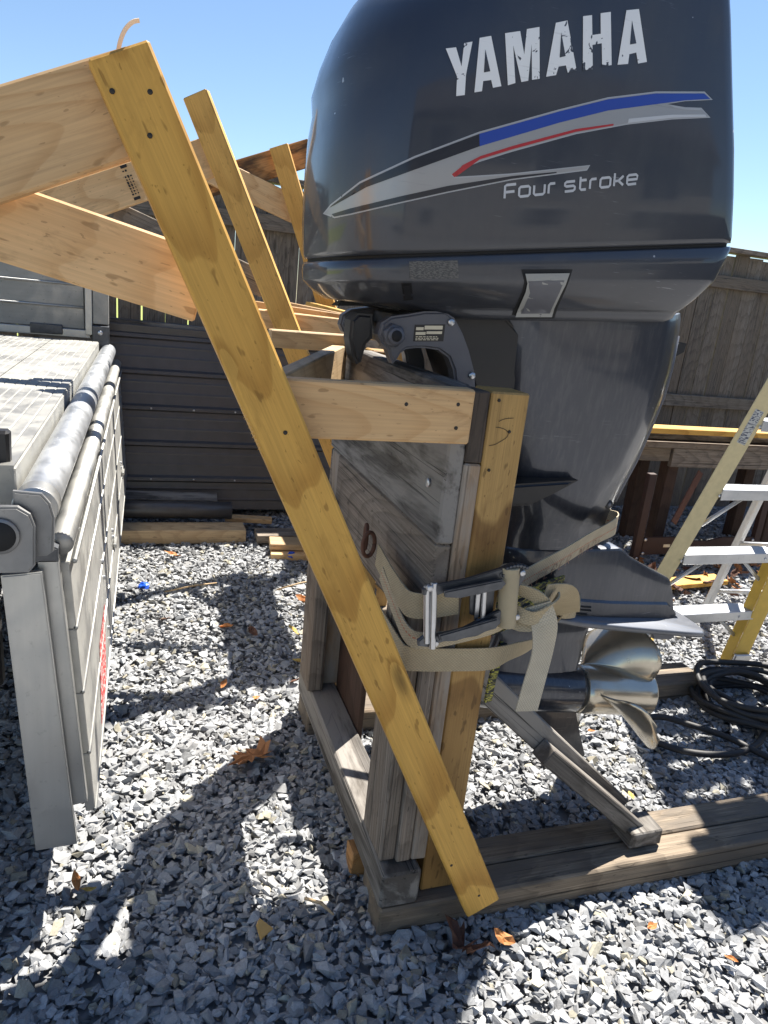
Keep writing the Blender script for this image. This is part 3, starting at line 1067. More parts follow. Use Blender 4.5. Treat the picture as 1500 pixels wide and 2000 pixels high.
s3 = thing('engine_stand', 'third timber stand, its grey topped leaning board beside the motor cowling', 'stand', (1.5, 4.4, 0))
YT = 4.15
board('leaning_board', (.667, YT, 2.258), (1.10, YT, 1.20), .100, .042, (-.40, -1, 0), M['yellow2'], s3)
board('lower_rail', (.30, 4.195, 2.108), (.80, 4.195, 1.955), .138, .038, (0, -1, 0), M['pale'], s3)
board('upper_rail', (.30, 4.24, 2.03), (.86, 4.24, 2.27), .135, .038, (0, -1, 0), M['orange'], s3)
board('cross_bar', (.86, 4.13, 1.44), (1.35, 4.13, 1.395), .05, .06, (0, 0, 1), M['pale'], s3)
board('tie', (.87, 4.09, 1.462), (1.12, 3.7, 1.42), .05, .05, (0, 0, 1), M['yellow2'], s3)
block('post', 1.43, 1.52, 4.24, 4.33, 0, 1.388, M['brown'], s3, 'z')
block('base_beam', 1.3, 2.7, 4.22, 4.35, .002, .09, M['basewood'], s3)
block('transom_plank', 1.39, 1.428, 4.2, 4.75, 1.05, 1.39, M['grey'], s3, 'y')
block('post', 1.43, 1.52, 4.66, 4.75, 0, 1.388, M['brown'], s3, 'z')

# ------------------------------------------------------------------ outboard motor
YC = 1.75
om = thing('outboard_motor', 'large slate grey four stroke outboard motor with white lettering', 'outboard motor', (1.1, YC, 0))
XF, XA = .36, 1.40


def plan(xf, xa, wf, wa, rf, ra, nf=2.9, na=2.9, nq=10, nm=14):
    half = []
    for i in range(nq):
        a = math.pi / 2 * i / nq
        half.append((xf + rf * (1 - math.cos(a) ** (2 / nf)), wf * math.sin(a) ** (2 / nf) if a else 0))
    for i in range(nm + 1):
        t = i / nm
        half.append((xf + rf + (xa - ra - xf - rf) * t, wf + (wa - wf) * t + .006 * math.sin(math.pi * t)))
    for i in range(1, nq + 1):
        a = math.pi / 2 * i / nq
        half.append((xa - ra + ra * math.sin(a) ** (2 / na), wa * max(0, math.cos(a)) ** (2 / na) if i < nq else 0))
    pts = [(x, -y) for x, y in half]
    pts += [(x, y) for x, y in reversed(half[1:-1])]
    return pts


def slant_ring(pl, zf, za, e=1.0):
    out = []
    for x, y in pl:
        s = (x - XF) / (XA - XF)
        s = min(max(s, -.05), 1.1)
        g = 1 - (1 - s) ** e if s < 1 else 1 + (s - 1) * (e if e == 1 else 0)
        if e != 1:
            s2_ = min(max(s, 0), 1)
            g = 1 - (1 - s2_) ** e
        out.append((x, YC + y, zf + (za - zf) * g))
    return out


CW = [  # xf, xa, w, rf, ra, zf, za, exponent
    (.372, 1.384, 0.2610, .20, 0.070, 1.620, 1.768, 1.0),
    (.368, 1.380, 0.2645, .20, 0.070, 1.632, 1.782, 1.0),
    (.362, 1.356, 0.2670, .20, 0.070, 1.70, 1.875, 1.08),
    (.360, 1.328, 0.2680, .20, 0.070, 1.765, 1.97, 1.25),
    (.360, 1.288, 0.2670, .20, 0.070, 1.83, 2.09, 1.5),
    (.362, 1.247, 0.2640, .20, 0.070, 1.885, 2.22, 1.8),
    (.368, 1.212, 0.2580, .21, 0.070, 1.93, 2.33, 2.0),
    (0.362, 1.204, 0.2450, .22, 0.080, 1.975, 2.385, 2.0),
    (0.374, 1.197, 0.2220, .23, 0.090, 2.02, 2.42, 2.0),
    (0.394, 1.167, 0.1860, .23, 0.100, 2.062, 2.445, 2.0),
    (0.428, 1.127, 0.1380, .20, 0.090, 2.105, 2.46, 2.0),
    (0.475, 1.052, 0.0880, .15, 0.070, 2.14, 2.468, 2.0),
    (0.620, 0.952, .02, .06, 0.060, 2.17, 2.472, 2.0)]
rings = [slant_ring(plan(a, b, w, w, rf, ra), zf, za, e) for a, b, w, rf, ra, zf, za, e in CW]
cowl = loft('cowling', rings, M['paint'], om, True, True, True)
loft('cowl_seal', [slant_ring(plan(.380, 1.378, .256, .256, .2, .07), 1.607 + dz, 1.755 + dz) for dz in (-.004, .022)], M['blackgap'], om)
PN = [
    (.374, 1.386, .259, .20, .07, 1.613, 1.7605),
    (.368, 1.386, .2635, .20, .07, 1.608, 1.755),
    (.368, 1.374, .2630, .20, .07, 1.592, 1.720),
    (.370, 1.362, .2615, .20, .07, 1.574, 1.684),
    (.371, 1.360, .2605, .20, .07, 1.571, 1.678),
    (.374, 1.357, .2570, .20, .07, 1.567, 1.671),
    (.396, 1.338, .2350, .20, .07, 1.546, 1.634),
    (.416, 1.322, .2150, .20, .07, 1.534, 1.608),
    (.420, 1.318, .2110, .20, .07, 1.5315, 1.603),
    (.424, 1.316, .2085, .20, .07, 1.530, 1.600),
    (.470, 1.316, .2000, .19, .07, 1.524, 1.597),
    (.545, 1.314, .1960, .17, .07, 1.512, 1.591),
    (.615, 1.312, .1920, .12, .07, 1.500, 1.583),
    (.64, 1.30, .180, .12, .07, 1.494, 1.573)]
pan = loft('lower_cowling', [slant_ring(plan(a, b, w, w, rf, ra), zf, za) for a, b, w, rf, ra, zf, za in PN], M['paint'], om)


def tree_of(o):
    me = o.data
    return BVHTree.FromPolygons([v.co.copy() for v in me.vertices], [tuple(p.vertices) for p in me.polygons])


T_cowl, T_pan = tree_of(cowl), tree_of(pan)


EYE = V((0, 0, CAM_H))


def on_side(T, x, z, off):
    """point of the motor's near side lying behind (x, 1.487, z) on the survey sight line"""
    dr = (V((x, 1.487, z)) - EYE).normalized()
    h, n, i, dd = T.ray_cast(EYE, dr)
    if h is None:
        h, n = V((x, YC - .26, z)), V((0, -1, 0))
    if n.dot(dr) > 0:
        n = -n
    return h + n * off


def side_decal(name, poly, mat, parent, T, off=.0012, cuts=5):
    """flat outline in (x, z), cut finely and laid on the motor's near side"""
    bm = bmesh.new()
    vsd = [bm.verts.new((x, 0, z)) for x, z in poly]
    f = bm.faces.new(vsd)
    f.normal_update()
    bmesh.ops.triangulate(bm, faces=[f])
    for _ in range(cuts):
        le = [e for e in bm.edges if e.calc_length() > .02]
        if not le:
            break
        bmesh.ops.subdivide_edges(bm, edges=le, cuts=1)
        bmesh.ops.triangulate(bm, faces=[q for q in bm.faces if len(q.verts) > 3])
    for v in bm.verts:
        v.co = on_side(T, v.co.x, v.co.z, off)
    for q in bm.faces:
        q.normal_update()
        if q.normal.y > 0:
            q.normal_flip()
    me = bpy.data.meshes.new(name)
    bm.to_mesh(me)
    bm.free()
    me.materials.append(mat)
    me.polygons.foreach_set('use_smooth', [True] * len(me.polygons))
    return put(bpy.data.objects.new(name, me), parent)


# brand lettering (outlines measured on the cowling side)
letters = [
    [(.553, 2.024), (.574, 2.030), (.590, 2.000), (.590, 2.040), (.607, 2.046), (.6015, 1.987), (.604, 1.952), (.586, 1.947), (.583, 1.981)],
    [(.624, 1.960), (.621, 2.055), (.645, 2.063), (.681, 1.981), (.663, 1.975), (.657, 1.988), (.640, 1.983), (.640, 1.965)],
    [(.674, 2.073), (.706, 2.083), (.722, 2.045), (.720, 2.089), (.747, 2.098), (.764, 2.009), (.747, 2.004), (.735, 2.066), (.739, 2.001), (.724, 1.996), (.695, 2.056), (.711, 1.992), (.695, 1.985)],
    [(.778, 2.015), (.782, 2.112), (.807, 2.121), (.846, 2.038), (.826, 2.031), (.819, 2.043), (.803, 2.038), (.800, 2.022)],
    [(.841, 2.135), (.861, 2.141), (.869, 2.107), (.888, 2.113), (.880, 2.148), (.903, 2.155), (.926, 2.063), (.904, 2.056), (.894, 2.097), (.873, 2.090), (.883, 2.048), (.860, 2.041)],
    [(.940, 2.066), (.939, 2.165), (.968, 2.173), (1.010, 2.084), (.989, 2.077), (.980, 2.096), (.964, 2.090), (.965, 2.072)]]
for L in letters:
    side_decal('brand_letter', L, M['d_white'], cowl, T_cowl, .0014)
for L in ([(.639, 1.998), (.6525, 2.0025), (.636, 2.038)], [(.802, 2.054), (.815, 2.059), (.797, 2.098)], [(.961, 2.107), (.976, 2.112), (.956, 2.15)]):
    side_decal('brand_letter', L, M['paint'], cowl, T_cowl, .0019)

# swoosh: silver body, blue upper band, navy edges, red pinstripe
out_top = [(.338, 1.698), (.350, 1.714), (.405, 1.763), (.513, 1.825), (.646, 1.890), (.821, 1.960), (.931, 2.001), (1.047, 2.032), (1.171, 2.053), (1.193, 2.044)]
out_in = [(1.124, 2.031), (1.077, 2.015), (1.129, 2.015), (1.171, 2.021), (1.197, 2.009)]
out_bot = [(1.100, 1.991), (.989, 1.963), (.867, 1.925), (.723, 1.869), (.654, 1.840), (.613, 1.819), (.594, 1.804), (.602, 1.799), (.644, 1.807), (.731, 1.824), (.912, 1.867),
           (.908, 1.860), (.836, 1.842), (.732, 1.816), (.591, 1.772), (.489, 1.738), (.390, 1.704), (.358, 1.694)]
split = [(.347, 1.709), (.419, 1.757), (.516, 1.803), (.650, 1.866), (.825, 1.938), (.936, 1.979), (1.076, 2.017)]


def grow(poly, dlt):
    n = len(poly)
    ar = sum(poly[i][0] * poly[(i + 1) % n][1] - poly[(i + 1) % n][0] * poly[i][1] for i in range(n))
    sg = 1 if ar > 0 else -1
    res = []
    for i in range(n):
        a, b, c = V(poly[i - 1]), V(poly[i]), V(poly[(i + 1) % n])
        n1 = V(((b - a).y, -(b - a).x)).normalized() * sg
        n2 = V(((c - b).y, -(c - b).x)).normalized() * sg
        m = n1 + n2
        m = m / max(.45, m.length_squared) * 2 if m.length > .1 else n1
        m = m * .5 * 2 if False else m
        if m.length > 1.8:
            m = m.normalized() * 1.8
        res.append((b.x + m.x * dlt, b.y + m.y * dlt))
    return res


allp = [V((x, z)) for x, z in out_top + out_in + out_bot]
full = [(v.x, v.y) for v in allp]


def band(name, lo, hi, mat, off):
    side_decal(name, list(lo) + list(reversed(hi)), mat, cowl, T_cowl, off)


def resample(pl, n):
    pl = [V(p) for p in pl]
    L = [0]
    for i in range(1, len(pl)):
        L.append(L[-1] + (pl[i] - pl[i - 1]).length)
    res = []
    for k in range(n):
        t = L[-1] * k / (n - 1)
        i = 1
        while i < len(pl) - 1 and L[i] < t:
            i += 1
        f = (t - L[i - 1]) / max(1e-9, L[i] - L[i - 1])
        q = pl[i - 1].lerp(pl[i], f)
        res.append((q.x, q.y))
    return res


side_decal('swoosh_outline', grow(full, .0025), M['d_line'], cowl, T_cowl, .0008)
side_decal('swoosh_body', full, M['d_silver'], cowl, T_cowl, .0012)
top_line = out_top[1:]
band('swoosh_navy_band', split[:4], [(.350, 1.713), (.405, 1.7615), (.513, 1.8235), (.646, 1.8885)], M['d_navy'], .0017)
band('swoosh_blue_band', split[3:] + [(1.124, 2.030)], [(.646, 1.8885), (.821, 1.9585), (.931, 1.9995), (1.047, 2.0305), (1.171, 2.0515), (1.190, 2.044)], M['d_blue'], .0017)
band('swoosh_lower_edge', [(.358, 1.694), (.390, 1.704), (.489, 1.738), (.591, 1.772), (.732, 1.816), (.836, 1.842)],
     [(.352, 1.698), (.388, 1.713), (.489, 1.749), (.591, 1.783), (.732, 1.8215), (.836, 1.8445)], M['d_navy'], .0017)
band('red_pinstripe', [(.602, 1.801), (.596, 1.8055), (.613, 1.8205), (.654, 1.842), (.723, 1.871), (.867, 1.927), (.955, 1.953)],
     [(.6075, 1.8035), (.604, 1.8075), (.617, 1.8255), (.654, 1.8480), (.723, 1.8775), (.867, 1.9325), (.955, 1.9565)], M['d_red'], .0019)
band('tail_outline', [(1.08, 2.0155), (1.129, 2.0155), (1.171, 2.0215)], [(1.10, 2.012), (1.129, 2.0125), (1.168, 2.018)], M['d_line'], .0019)
band('silver_tail', [(.99, 1.9635), (1.10, 1.9915), (1.19, 2.008)], [(.99, 1.972), (1.10, 1.998), (1.185, 2.012)], M['d_grey'], .0019)

# FOUR STROKE in rounded techno strokes
GL = {
    'F': [[(0, 0), (0, 1), (.15, 1.08), (.85, 1.08)], [(0, .5), (.75, .5)]],
    'o': [[(0, .12), (0, .68), (.12, .8), (.72, .8), (.84, .68), (.84, .12), (.72, 0), (.12, 0), (0, .12)]],
    'u': [[(0, .8), (0, .12), (.12, 0), (.72, 0), (.84, .12), (.84, .8)]],
    'r': [[(0, 0), (0, .68), (.12, .8), (.5, .8)]],
    's': [[(.8, .8), (.12, .8), (0, .68), (0, .52), (.12, .42), (.7, .42), (.82, .32), (.82, .12), (.7, 0), (.02, 0)]],
    't': [[(.1, 1.1), (.1, .12), (.22, 0), (.6, 0)], [(.1, .8), (.6, .8)]],
    'k': [[(0, 0), (0, 1.1)], [(0, .42), (.35, .42), (.75, .8)], [(.35, .42), (.78, 0)]],
    'e': [[(.8, 0), (.12, 0), (0, .12), (0, .68), (.12, .8), (.72, .8), (.84, .68), (.84, .4), (.02, .4)]]}
ADV = {'F': 1.12, 'o': 1.17, 'u': 1.17, 'r': .85, 's': 1.15, 't': .92, 'k': 1.1, 'e': 1.1, ' ': .45}
word = 'Four stroke'
tot = sum(ADV[c] for c in word)
bx, bz = V((.722, 1.7765)), V((1.048, 1.8515))
ux = (bz - bx) / tot
uz = V((-.0025, .0235))
cx_ = 0
for ch in word:
    for stroke in GL.get(ch, []):
        pts = [bx + ux * (cx_ + a) + uz * b for a, b in stroke]
        hw = .0026
        Ls, Rs = [], []
        for i, p in enumerate(pts):
            a = pts[max(i - 1, 0)]
            b = pts[min(i + 1, len(pts) - 1)]
            if i == len(pts) - 1 and (pts[0] - p).length < 1e-5:
                b = pts[1]
            if i == 0 and (pts[-1] - p).length < 1e-5:
                a = pts[-2]
            t = (b - a).normalized()
            nrm = V((-t.y, t.x))
            Ls.append(p + nrm * hw)
            Rs.append(p - nrm * hw)
        vs, fs = [], []
        for a, b in zip(Ls, Rs):
            vs += [on_side(T_cowl, a.x, a.y, .0016), on_side(T_cowl, b.x, b.y, .0016)]
        for i in range(len(pts) - 1):
            fs.append((2 * i, 2 * i + 1, 2 * i + 3, 2 * i + 2))
        part('model_letter', vs, fs, M['d_grey'], cowl)
    cx_ += ADV[ch]

# lower cowling details
side_decal('fine_print_label', [(.524, 1.628), (.633, 1.642), (.641, 1.606), (.529, 1.593)], M['finetext'], pan, T_pan, .0008)


def patch(name, poly, mat, parent, T, off, depth):
    """raised cover with the outline poly following the side"""
    bm = bmesh.new()
    top = [bm.verts.new(on_side(T, x, z, off)) for x, z in poly]
    bot = [bm.verts.new(on_side(T, x, z, off - depth)) for x, z in poly]
    bm.faces.new(top).normal_update()
    n = len(poly)
    for i in range(n):
        bm.faces.new((top[i], top[(i + 1) % n], bot[(i + 1) % n], bot[i]))
    bmesh.ops.triangulate(bm, faces=[f for f in bm.faces if len(f.verts) > 4])
    return bm_part(name, bm, mat, parent)


def subdiv_poly(poly, n=5):
    res = []
    for i in range(len(poly)):
        a, b = V(poly[i]), V(poly[(i + 1) % len(poly)])
        for k in range(n):
            q = a.lerp(b, k / n)
            res.append((q.x, q.y))
    return res


side_decal('flush_port_rim', [(.511, 1.583), (.534, 1.586), (.542, 1.553), (.521, 1.549)], M['blackgap'], pan, T_pan, .001)
side_decal('flush_port', [(.515, 1.580), (.530, 1.582), (.537, 1.556), (.524, 1.554)], M['blackplastic'], pan, T_pan, .003)
latch_o = [(.787, 1.640), (.915, 1.654), (.911, 1.630), (.905, 1.606), (.893, 1.570), (.889, 1.545), (.778, 1.535), (.782, 1.552), (.797, 1.595), (.799, 1.615)]
side_decal('latch_recess', latch_o, M['blackgap'], pan, T_pan, .0012, 4)
latch_i = [(.796, 1.632), (.907, 1.645), (.902, 1.622), (.895, 1.604), (.883, 1.568), (.880, 1.548), (.788, 1.540), (.790, 1.552), (.804, 1.597), (.805, 1.615)]
lt = side_decal('cowl_latch', latch_i, M['bare'], pan, T_pan, .0050, 4)
side_decal('latch_paint', [(.806, 1.618), (.896, 1.629), (.889, 1.605), (.876, 1.568), (.873, 1.556), (.800, 1.549), (.806, 1.566), (.815, 1.596)], M['bracket'], lt, T_pan, .0056, 4)

# mid section and gear case


def leaf_ring(x0, x1, w, z, zaft=None, nose=.35, n=36, tail=.012, pw=2.2):
    """foil-like horizontal section; blunt nose, slim tail"""
    half = []
    m = n // 2
    for i in range(m + 1):
        t = i / m
        tt = t * t * (3 - 2 * t) * .6 + t * .4
        if tt < nose:
            y = w * (1 - (1 - tt / nose) ** pw) ** (1 / pw)
        else:
            q = (tt - nose) / (1 - nose)
            y = w + (tail - w) * q ** 2.0
        if i == m:
            y = tail * .6
        half.append((x0 + (x1 - x0) * tt, y))
    zz = (lambda x: z if zaft is None else z + (zaft - z) * (x - x0) / (x1 - x0))
    pts = [(x, YC - y, zz(x)) for x, y in half]
    pts += [(x, YC + y, zz(x)) for x, y in reversed(half[1:-1])]
    return pts


def mid_ring(x0, x1, w, z, zaft=None):
    """blunt nose, flat side, a crease and a slanting aft facet"""
    L = x1 - x0
    half = [(x0, 0), (x0 + .012, w * .35), (x0 + .035, w * .62), (x0 + .075, w * .84), (x0 + .13, w * .96), (x0 + .19, w)]
    xc = x1 - .135
    for t in (.25, .5, .75, .93):
        half.append((x0 + .19 + (xc - x0 - .19) * t, w - .006 * t * t))
    half += [(xc - .006, w - .0068), (xc + .004, w - .0085), (xc + .012, w - .013), (xc + .05, w * .80), (x1 - .03, w * .44), (x1 - .008, w * .30), (x1 - .001, w * .24), (x1, w * .1)]
    zz = (lambda x: z if zaft is None else z + (zaft - z) * (x - x0) / L)
    pts = [(x, YC - y, zz(x)) for x, y in half] + [(x, YC + y, zz(x)) for x, y in reversed(half[1:])]
    return pts


mid = loft('mid_section', [
    mid_ring(.79, 1.418, .165, 1.535, 1.592), mid_ring(.79, 1.424, .165, 1.520, 1.576), mid_ring(.795, 1.428, .164, 1.50, 1.545),
    mid_ring(.80, 1.430, .161, 1.44), mid_ring(.82, 1.424, .156, 1.36), mid_ring(.845, 1.410, .149, 1.28),
    mid_ring(.88, 1.379, .140, 1.165), mid_ring(.905, 1.352, .129, 1.09), mid_ring(.925, 1.337, .118, 1.04),
    mid_ring(.94, 1.326, .103, .997), mid_ring(.95, 1.323, .093, .968), mid_ring(.955, 1.335, .086, .94), mid_ring(.96, 1.352, .081, .905)], M['paint_low'], om, sharp=30)
def lerp_tab(tab, x):
    for (a, va), (b, vb) in zip(tab, tab[1:]):
        if x <= b:
            return va + (vb - va) * max(0, (x - a)) / (b - a)
    return tab[-1][1]


GTOP = [(.955, .906), (1.352, .906), (1.365, .900), (1.40, .876), (1.50, .826), (1.588, .788), (1.602, .777), (1.622, .738), (1.645, .672), (1.66, .655)]
GW = [(.955, .012), (.962, .026), (.98, .042), (1.01, .057), (1.07, .074), (1.15, .083), (1.25, .085), (1.352, .079), (1.5, .057), (1.6, .040), (1.66, .034)]


def gear_ring(x):
    zb = .690 - .128 * (x - 1.222) + .010
    zt, w = max(lerp_tab(GTOP, x), zb + .006), lerp_tab(GW, x)
    H = zt - zb
    zl = min(.052, H * .45)
    e = min(.006, w * .3, H * .1)
    half = [(w + .014, zb), (w + .011, zb + zl * .35), (w + .009, zb + zl * .88), (w + .004, zb + zl * .95), (w, zb + zl), (w, zb + zl + (H - zl) * .4),
            (w - .001, zt - e * 1.3), (w - .002, zt - e), (w - e * .5 - .001, zt - e * .25), (w - e - .001, zt)]
    return [(x, YC - y, z) for y, z in half] + [(x, YC + y, z) for y, z in reversed(half)]


gear = loft('gear_case', [gear_ring(x) for x in (.955, .962, .98, 1.01, 1.07, 1.15, 1.25, 1.345, 1.352, 1.365, 1.40, 1.45, 1.50, 1.55, 1.588, 1.595, 1.602, 1.622, 1.645, 1.658)], M['paint_low'], om, sharp=32)
T_gear = tree_of(gear)


def flat_side(T, x, z, off):
    h, n, i, dd = T.ray_cast(V((x, .5, z)), V((0, 1, 0)))
    if h is None:
        h, n = V((x, YC - .09, z)), V((0, -1, 0))
    if n.y > 0:
        n = -n
    return h + n * off



def plate_ring(z_off, g):
    pts = []
    half = [(.99, 0), (1.0, .03), (1.06, .085), (1.14, .130), (1.22, .146), (1.40, .152), (1.60, .152), (1.68, .148), (1.705, .12), (1.716, .06), (1.718, 0)]
    for x, y in half:
        pts.append((x, -y))
    pts += [(x, y) for x, y in reversed(half[1:-1])]
    cxm = 1.36
    return [(cxm + (x - cxm) * g, YC + y * g, .690 - .128 * (x - 1.222) + z_off) for x, y in pts]


plate = loft('anti_ventilation_plate', [plate_ring(.012, .975), plate_ring(.008, .995), plate_ring(.002, 1.0), plate_ring(-.004, .995), plate_ring(-.007, .97)], M['plate_glare'], om)
loft('lower_strut', [leaf_ring(1.0, 1.36, .05, .71, .665, .4, tail=.012), leaf_ring(1.0, 1.345, .046, .60, .57, .4, tail=.012),
                     leaf_ring(.97, 1.335, .048, .50, .47, .4, tail=.02), leaf_ring(.93, 1.335, .055, .45, .42, .4, tail=.04)], M['paint_low'], om)
ax0, ax1 = V((.86, YC, .455)), V((1.345, YC, .386))
tp = [(0, .006), (.02, .024), (.06, .043), (.13, .060), (.24, .073), (.42, .081), (.62, .083), (.85, .081), (.97, .079), (1.0, .076)]
gcb = loft('torpedo', tube_rings([ax0.lerp(ax1, t) for t, r in tp], [r for t, r in tp], 28), M['paint_low'], om)
prism('skeg', [(1.00, .40), (1.06, .355), (1.20, .262), (1.33, .180), (1.415, .124), (1.435, .112), (1.440, .120), (1.405, .20), (1.355, .33), (1.34, .40)],
      'y', YC - .009, YC + .009, M['paint_low'], om, .003)
prism('trim_tab', [(1.565, .660), (1.69, .640), (1.70, .555), (1.69, .545), (1.615, .552)], 'y', YC - .008, YC + .008, M['bracket'], om, .003)
for k in range(4):
    zc = .738 - k * .0105
    x0 = 1.170 + (k % 2) * .008
    p0, p1 = flat_side(T_gear, x0, zc, .001), flat_side(T_gear, x0 + .105 - k * .006, zc - .014, .001)
    tube('intake_slot', [p0, p1], .0032, M['blackgap'], gear, 8)
T_mid = tree_of(mid)
b0 = flat_side(T_mid, 1.275, 1.045, 0)
cyl('drain_screw', b0, b0 + V((0, -.008, 0)), .013, M['blackplastic'], mid, 16)
cyl('drain_screw', b0 + V((0, -.0075, 0)), b0 + V((0, -.0095, 0)), .006, M['bracket'], mid, 12)
prism('splash_ledge', [(.80, 1.115), (1.06, 1.135), (1.10, 1.137), (1.03, 1.098), (.96, 1.065), (.80, 1.06)], 'y', YC - .175, YC - .10, M['blackplastic'], om, .008, 3)
prism('rear_lug', [(1.405, 1.50), (1.445, 1.515), (1.475, 1.512), (1.472, 1.488), (1.45, 1.475), (1.41, 1.468)], 'y', YC - .03, YC + .03, M['blackplastic'], om, .005)
tube('trailing_strip', [(1.424, YC - .035, 1.53), (1.426, YC - .035, 1.44), (1.420, YC - .035, 1.36), (1.406, YC - .03, 1.28), (1.375, YC - .03, 1.165), (1.348, YC - .028, 1.09), (1.333, YC - .025, 1.04)], .010, M['bracket'], om, 10)

# clamp bracket over the transom, with tilt tube and steering arm
bp = [(.495, 1.470), (.500, 1.496), (.522, 1.512), (.560, 1.520), (.600, 1.530), (.648, 1.534), (.675, 1.522), (.700, 1.490), (.722, 1.452), (.745, 1.40), (.765, 1.30), (.775, 1.12), (.745, 1.02), (.71, 1.02),
      (.700, 1.15), (.698, 1.33), (.696, 1.375), (.688, 1.405), (.672, 1.432), (.645, 1.447), (.610, 1.449), (.585, 1.447), (.565, 1.443), (.553, 1.433), (.545, 1.418), (.537, 1.408), (.530, 1.420), (.520, 1.440), (.505, 1.452)]
for s in (-1, 1):
    y0 = YC + s * .17
    br = prism('clamp_bracket', bp, 'y', y0 - .022, y0 + .022, M['bracket'], om, .006, 3)
    yn = y0 - .022
    cyl('tilt_tube_nut', (.528, yn - .016, 1.472), (.528, yn + .002, 1.472), .0265, M['bracket'], br, 6, None, .003)
    cyl('tilt_tube', (.528, yn - .030, 1.472), (.528, yn, 1.472), .019, M['bracket'], br, 20)
    cyl('tilt_tube_bore', (.528, yn - .0315, 1.472), (.528, yn - .028, 1.472), .0125, M['blackgap'], br, 18)
yn = YC - .17 - .022
part('rating_plate_frame', [(.578, yn - .001, 1.462), (.652, yn - .001, 1.468), (.652, yn - .001, 1.506), (.578, yn - .001, 1.499)], [(0, 1, 2, 3)], M['blackplastic'], om)
cells = [(.582, .600, 1.487, 1.4955), (.602, .646, 1.4885, 1.499), (.582, .606, 1.4765, 1.485), (.608, .646, 1.4785, 1.4865)]
for a, b, c0, c1 in cells:
    sl = .006 / .074
    part('rating_plate_cell', [(a, yn - .0016, c0 + (a - .578) * sl), (b, yn - .0016, c0 + (b - .578) * sl), (b, yn - .0016, c1 + (b - .578) * sl - .002), (a, yn - .0016, c1 + (a - .578) * sl - .002)],
         [(0, 1, 2, 3)], M['plate'], om)
for r_i in range(3):
    x = .583
    while x < .636:
        w = R.uniform(.003, .009)
        zz = 1.4715 - r_i * .0034 + (x - .578) * .08
        part('rating_plate_print', [(x, yn - .0016, zz), (x + w, yn - .0016, zz + w * .08), (x + w, yn - .0016, zz + .0018 + w * .08), (x, yn - .0016, zz + .0018)], [(0, 1, 2, 3)], M['plate'], om)
        x += w + .002
for bx_, bz_ in ((.665, 1.512), (.735, 1.395), (.748, 1.30), (.752, 1.20)):
    cyl('bracket_bolt', (bx_, yn - .006, bz_), (bx_, yn + .004, bz_), .009, M['steel'], om, 6)
cyl('tilt_shaft', (.528, YC - .16, 1.472), (.528, YC + .16, 1.472), .022, M['blackplastic'], om, 16)
prism('swivel_bracket', [(.575, 1.45), (.572, 1.49), (.58, 1.515), (.60, 1.532), (.66, 1.545), (.80, 1.56), (.88, 1.50), (.90, 1.10), (.82, 1.05), (.78, 1.12), (.77, 1.36), (.72, 1.46), (.62, 1.475), (.60, 1.445)],
      'y', YC - .14, YC + .14, M['blackplastic'], om, .01, 3)
prism('steering_arm', [(.435, 1.520), (.445, 1.530), (.52, 1.540), (.62, 1.54), (.62, 1.520), (.50, 1.526)], 'y', YC - .03, YC + .03, M['blackplastic'], om, .005)
prism('cable_end', [(.448, 1.415), (.437, 1.455), (.437, 1.495), (.452, 1.512), (.487, 1.512), (.492, 1.46), (.478, 1.445), (.470, 1.405), (.460, 1.398)], 'y', YC - .165, YC - .10, M['blackplastic'], om, .008, 3)

# propeller
pr_ = bpy.data.objects.new('propeller', None)
put(pr_, om, Matrix.Translation(V((1.48, YC, .366))))
pd = V((1.0, 0, -.135)).normalized()
h0 = V((1.352, YC, .384))
hp = [(0, .074), (.003, .079), (.05, .081), (.14, .080), (.24, .081), (.268, .085), (.272, .084), (.272, .074), (.22, .068)]
loft('hub', tube_rings([h0 + pd * t for t, r in hp], [r for t, r in hp], 32), M['stainless'], pr_, True, True, True)
e1 = V((0, -1, 0))
e2 = pd.cross(e1).normalized()
if e2.z < 0:
    e2 = -e2


def blade(theta0):
    nr, nc = 12, 14
    vs, fs = [], []
    for i in range(nr + 1):
        t = i / nr
        r = .074 + (.222 - .074) * t
        span = (1.42 * (1 - .22 * t)) * math.sqrt(max(.0, 1 - max(0, (t - .45) / .56) ** 2.4))
        skew = .34 * t * t
        for j in range(nc + 1):
            s = j / nc - .5
            th = theta0 + s * span + skew
            axial = .135 - s * span * .15 + .028 * t + .010 * (s * 2) ** 2
            vs.append(h0 + pd * axial + (e1 * math.cos(th) + e2 * math.sin(th)) * r)
    for i in range(nr):
        for j in range(nc):
            a = i * (nc + 1) + j
            fs.append((a, a + 1, a + nc + 2, a + nc + 1))
    o = part('blade', vs, fs, M['stainless'], pr_, True)
    m = o.modifiers.new('th', 'SOLIDIFY')
    m.thickness = .005
    m.offset = 0


for th in (rad(-24), rad(96), rad(216)):
    blade(th)

# a second motor of the same kind hangs on the stand behind


def copy_tree(o, parent, off):
    c = o.copy()
    COL.objects.link(c)
    if parent is None:
        c.matrix_basis = Matrix.Translation(off) @ o.matrix_basis
    else:
        c.parent = parent
    for ch in list(o.children):
        copy_tree(ch, c, off)
    return c


om2 = copy_tree(om, None, V((.40, 1.70, 0)))
tag(om2, 'second slate grey outboard motor on the stand behind the near motor', 'outboard motor')

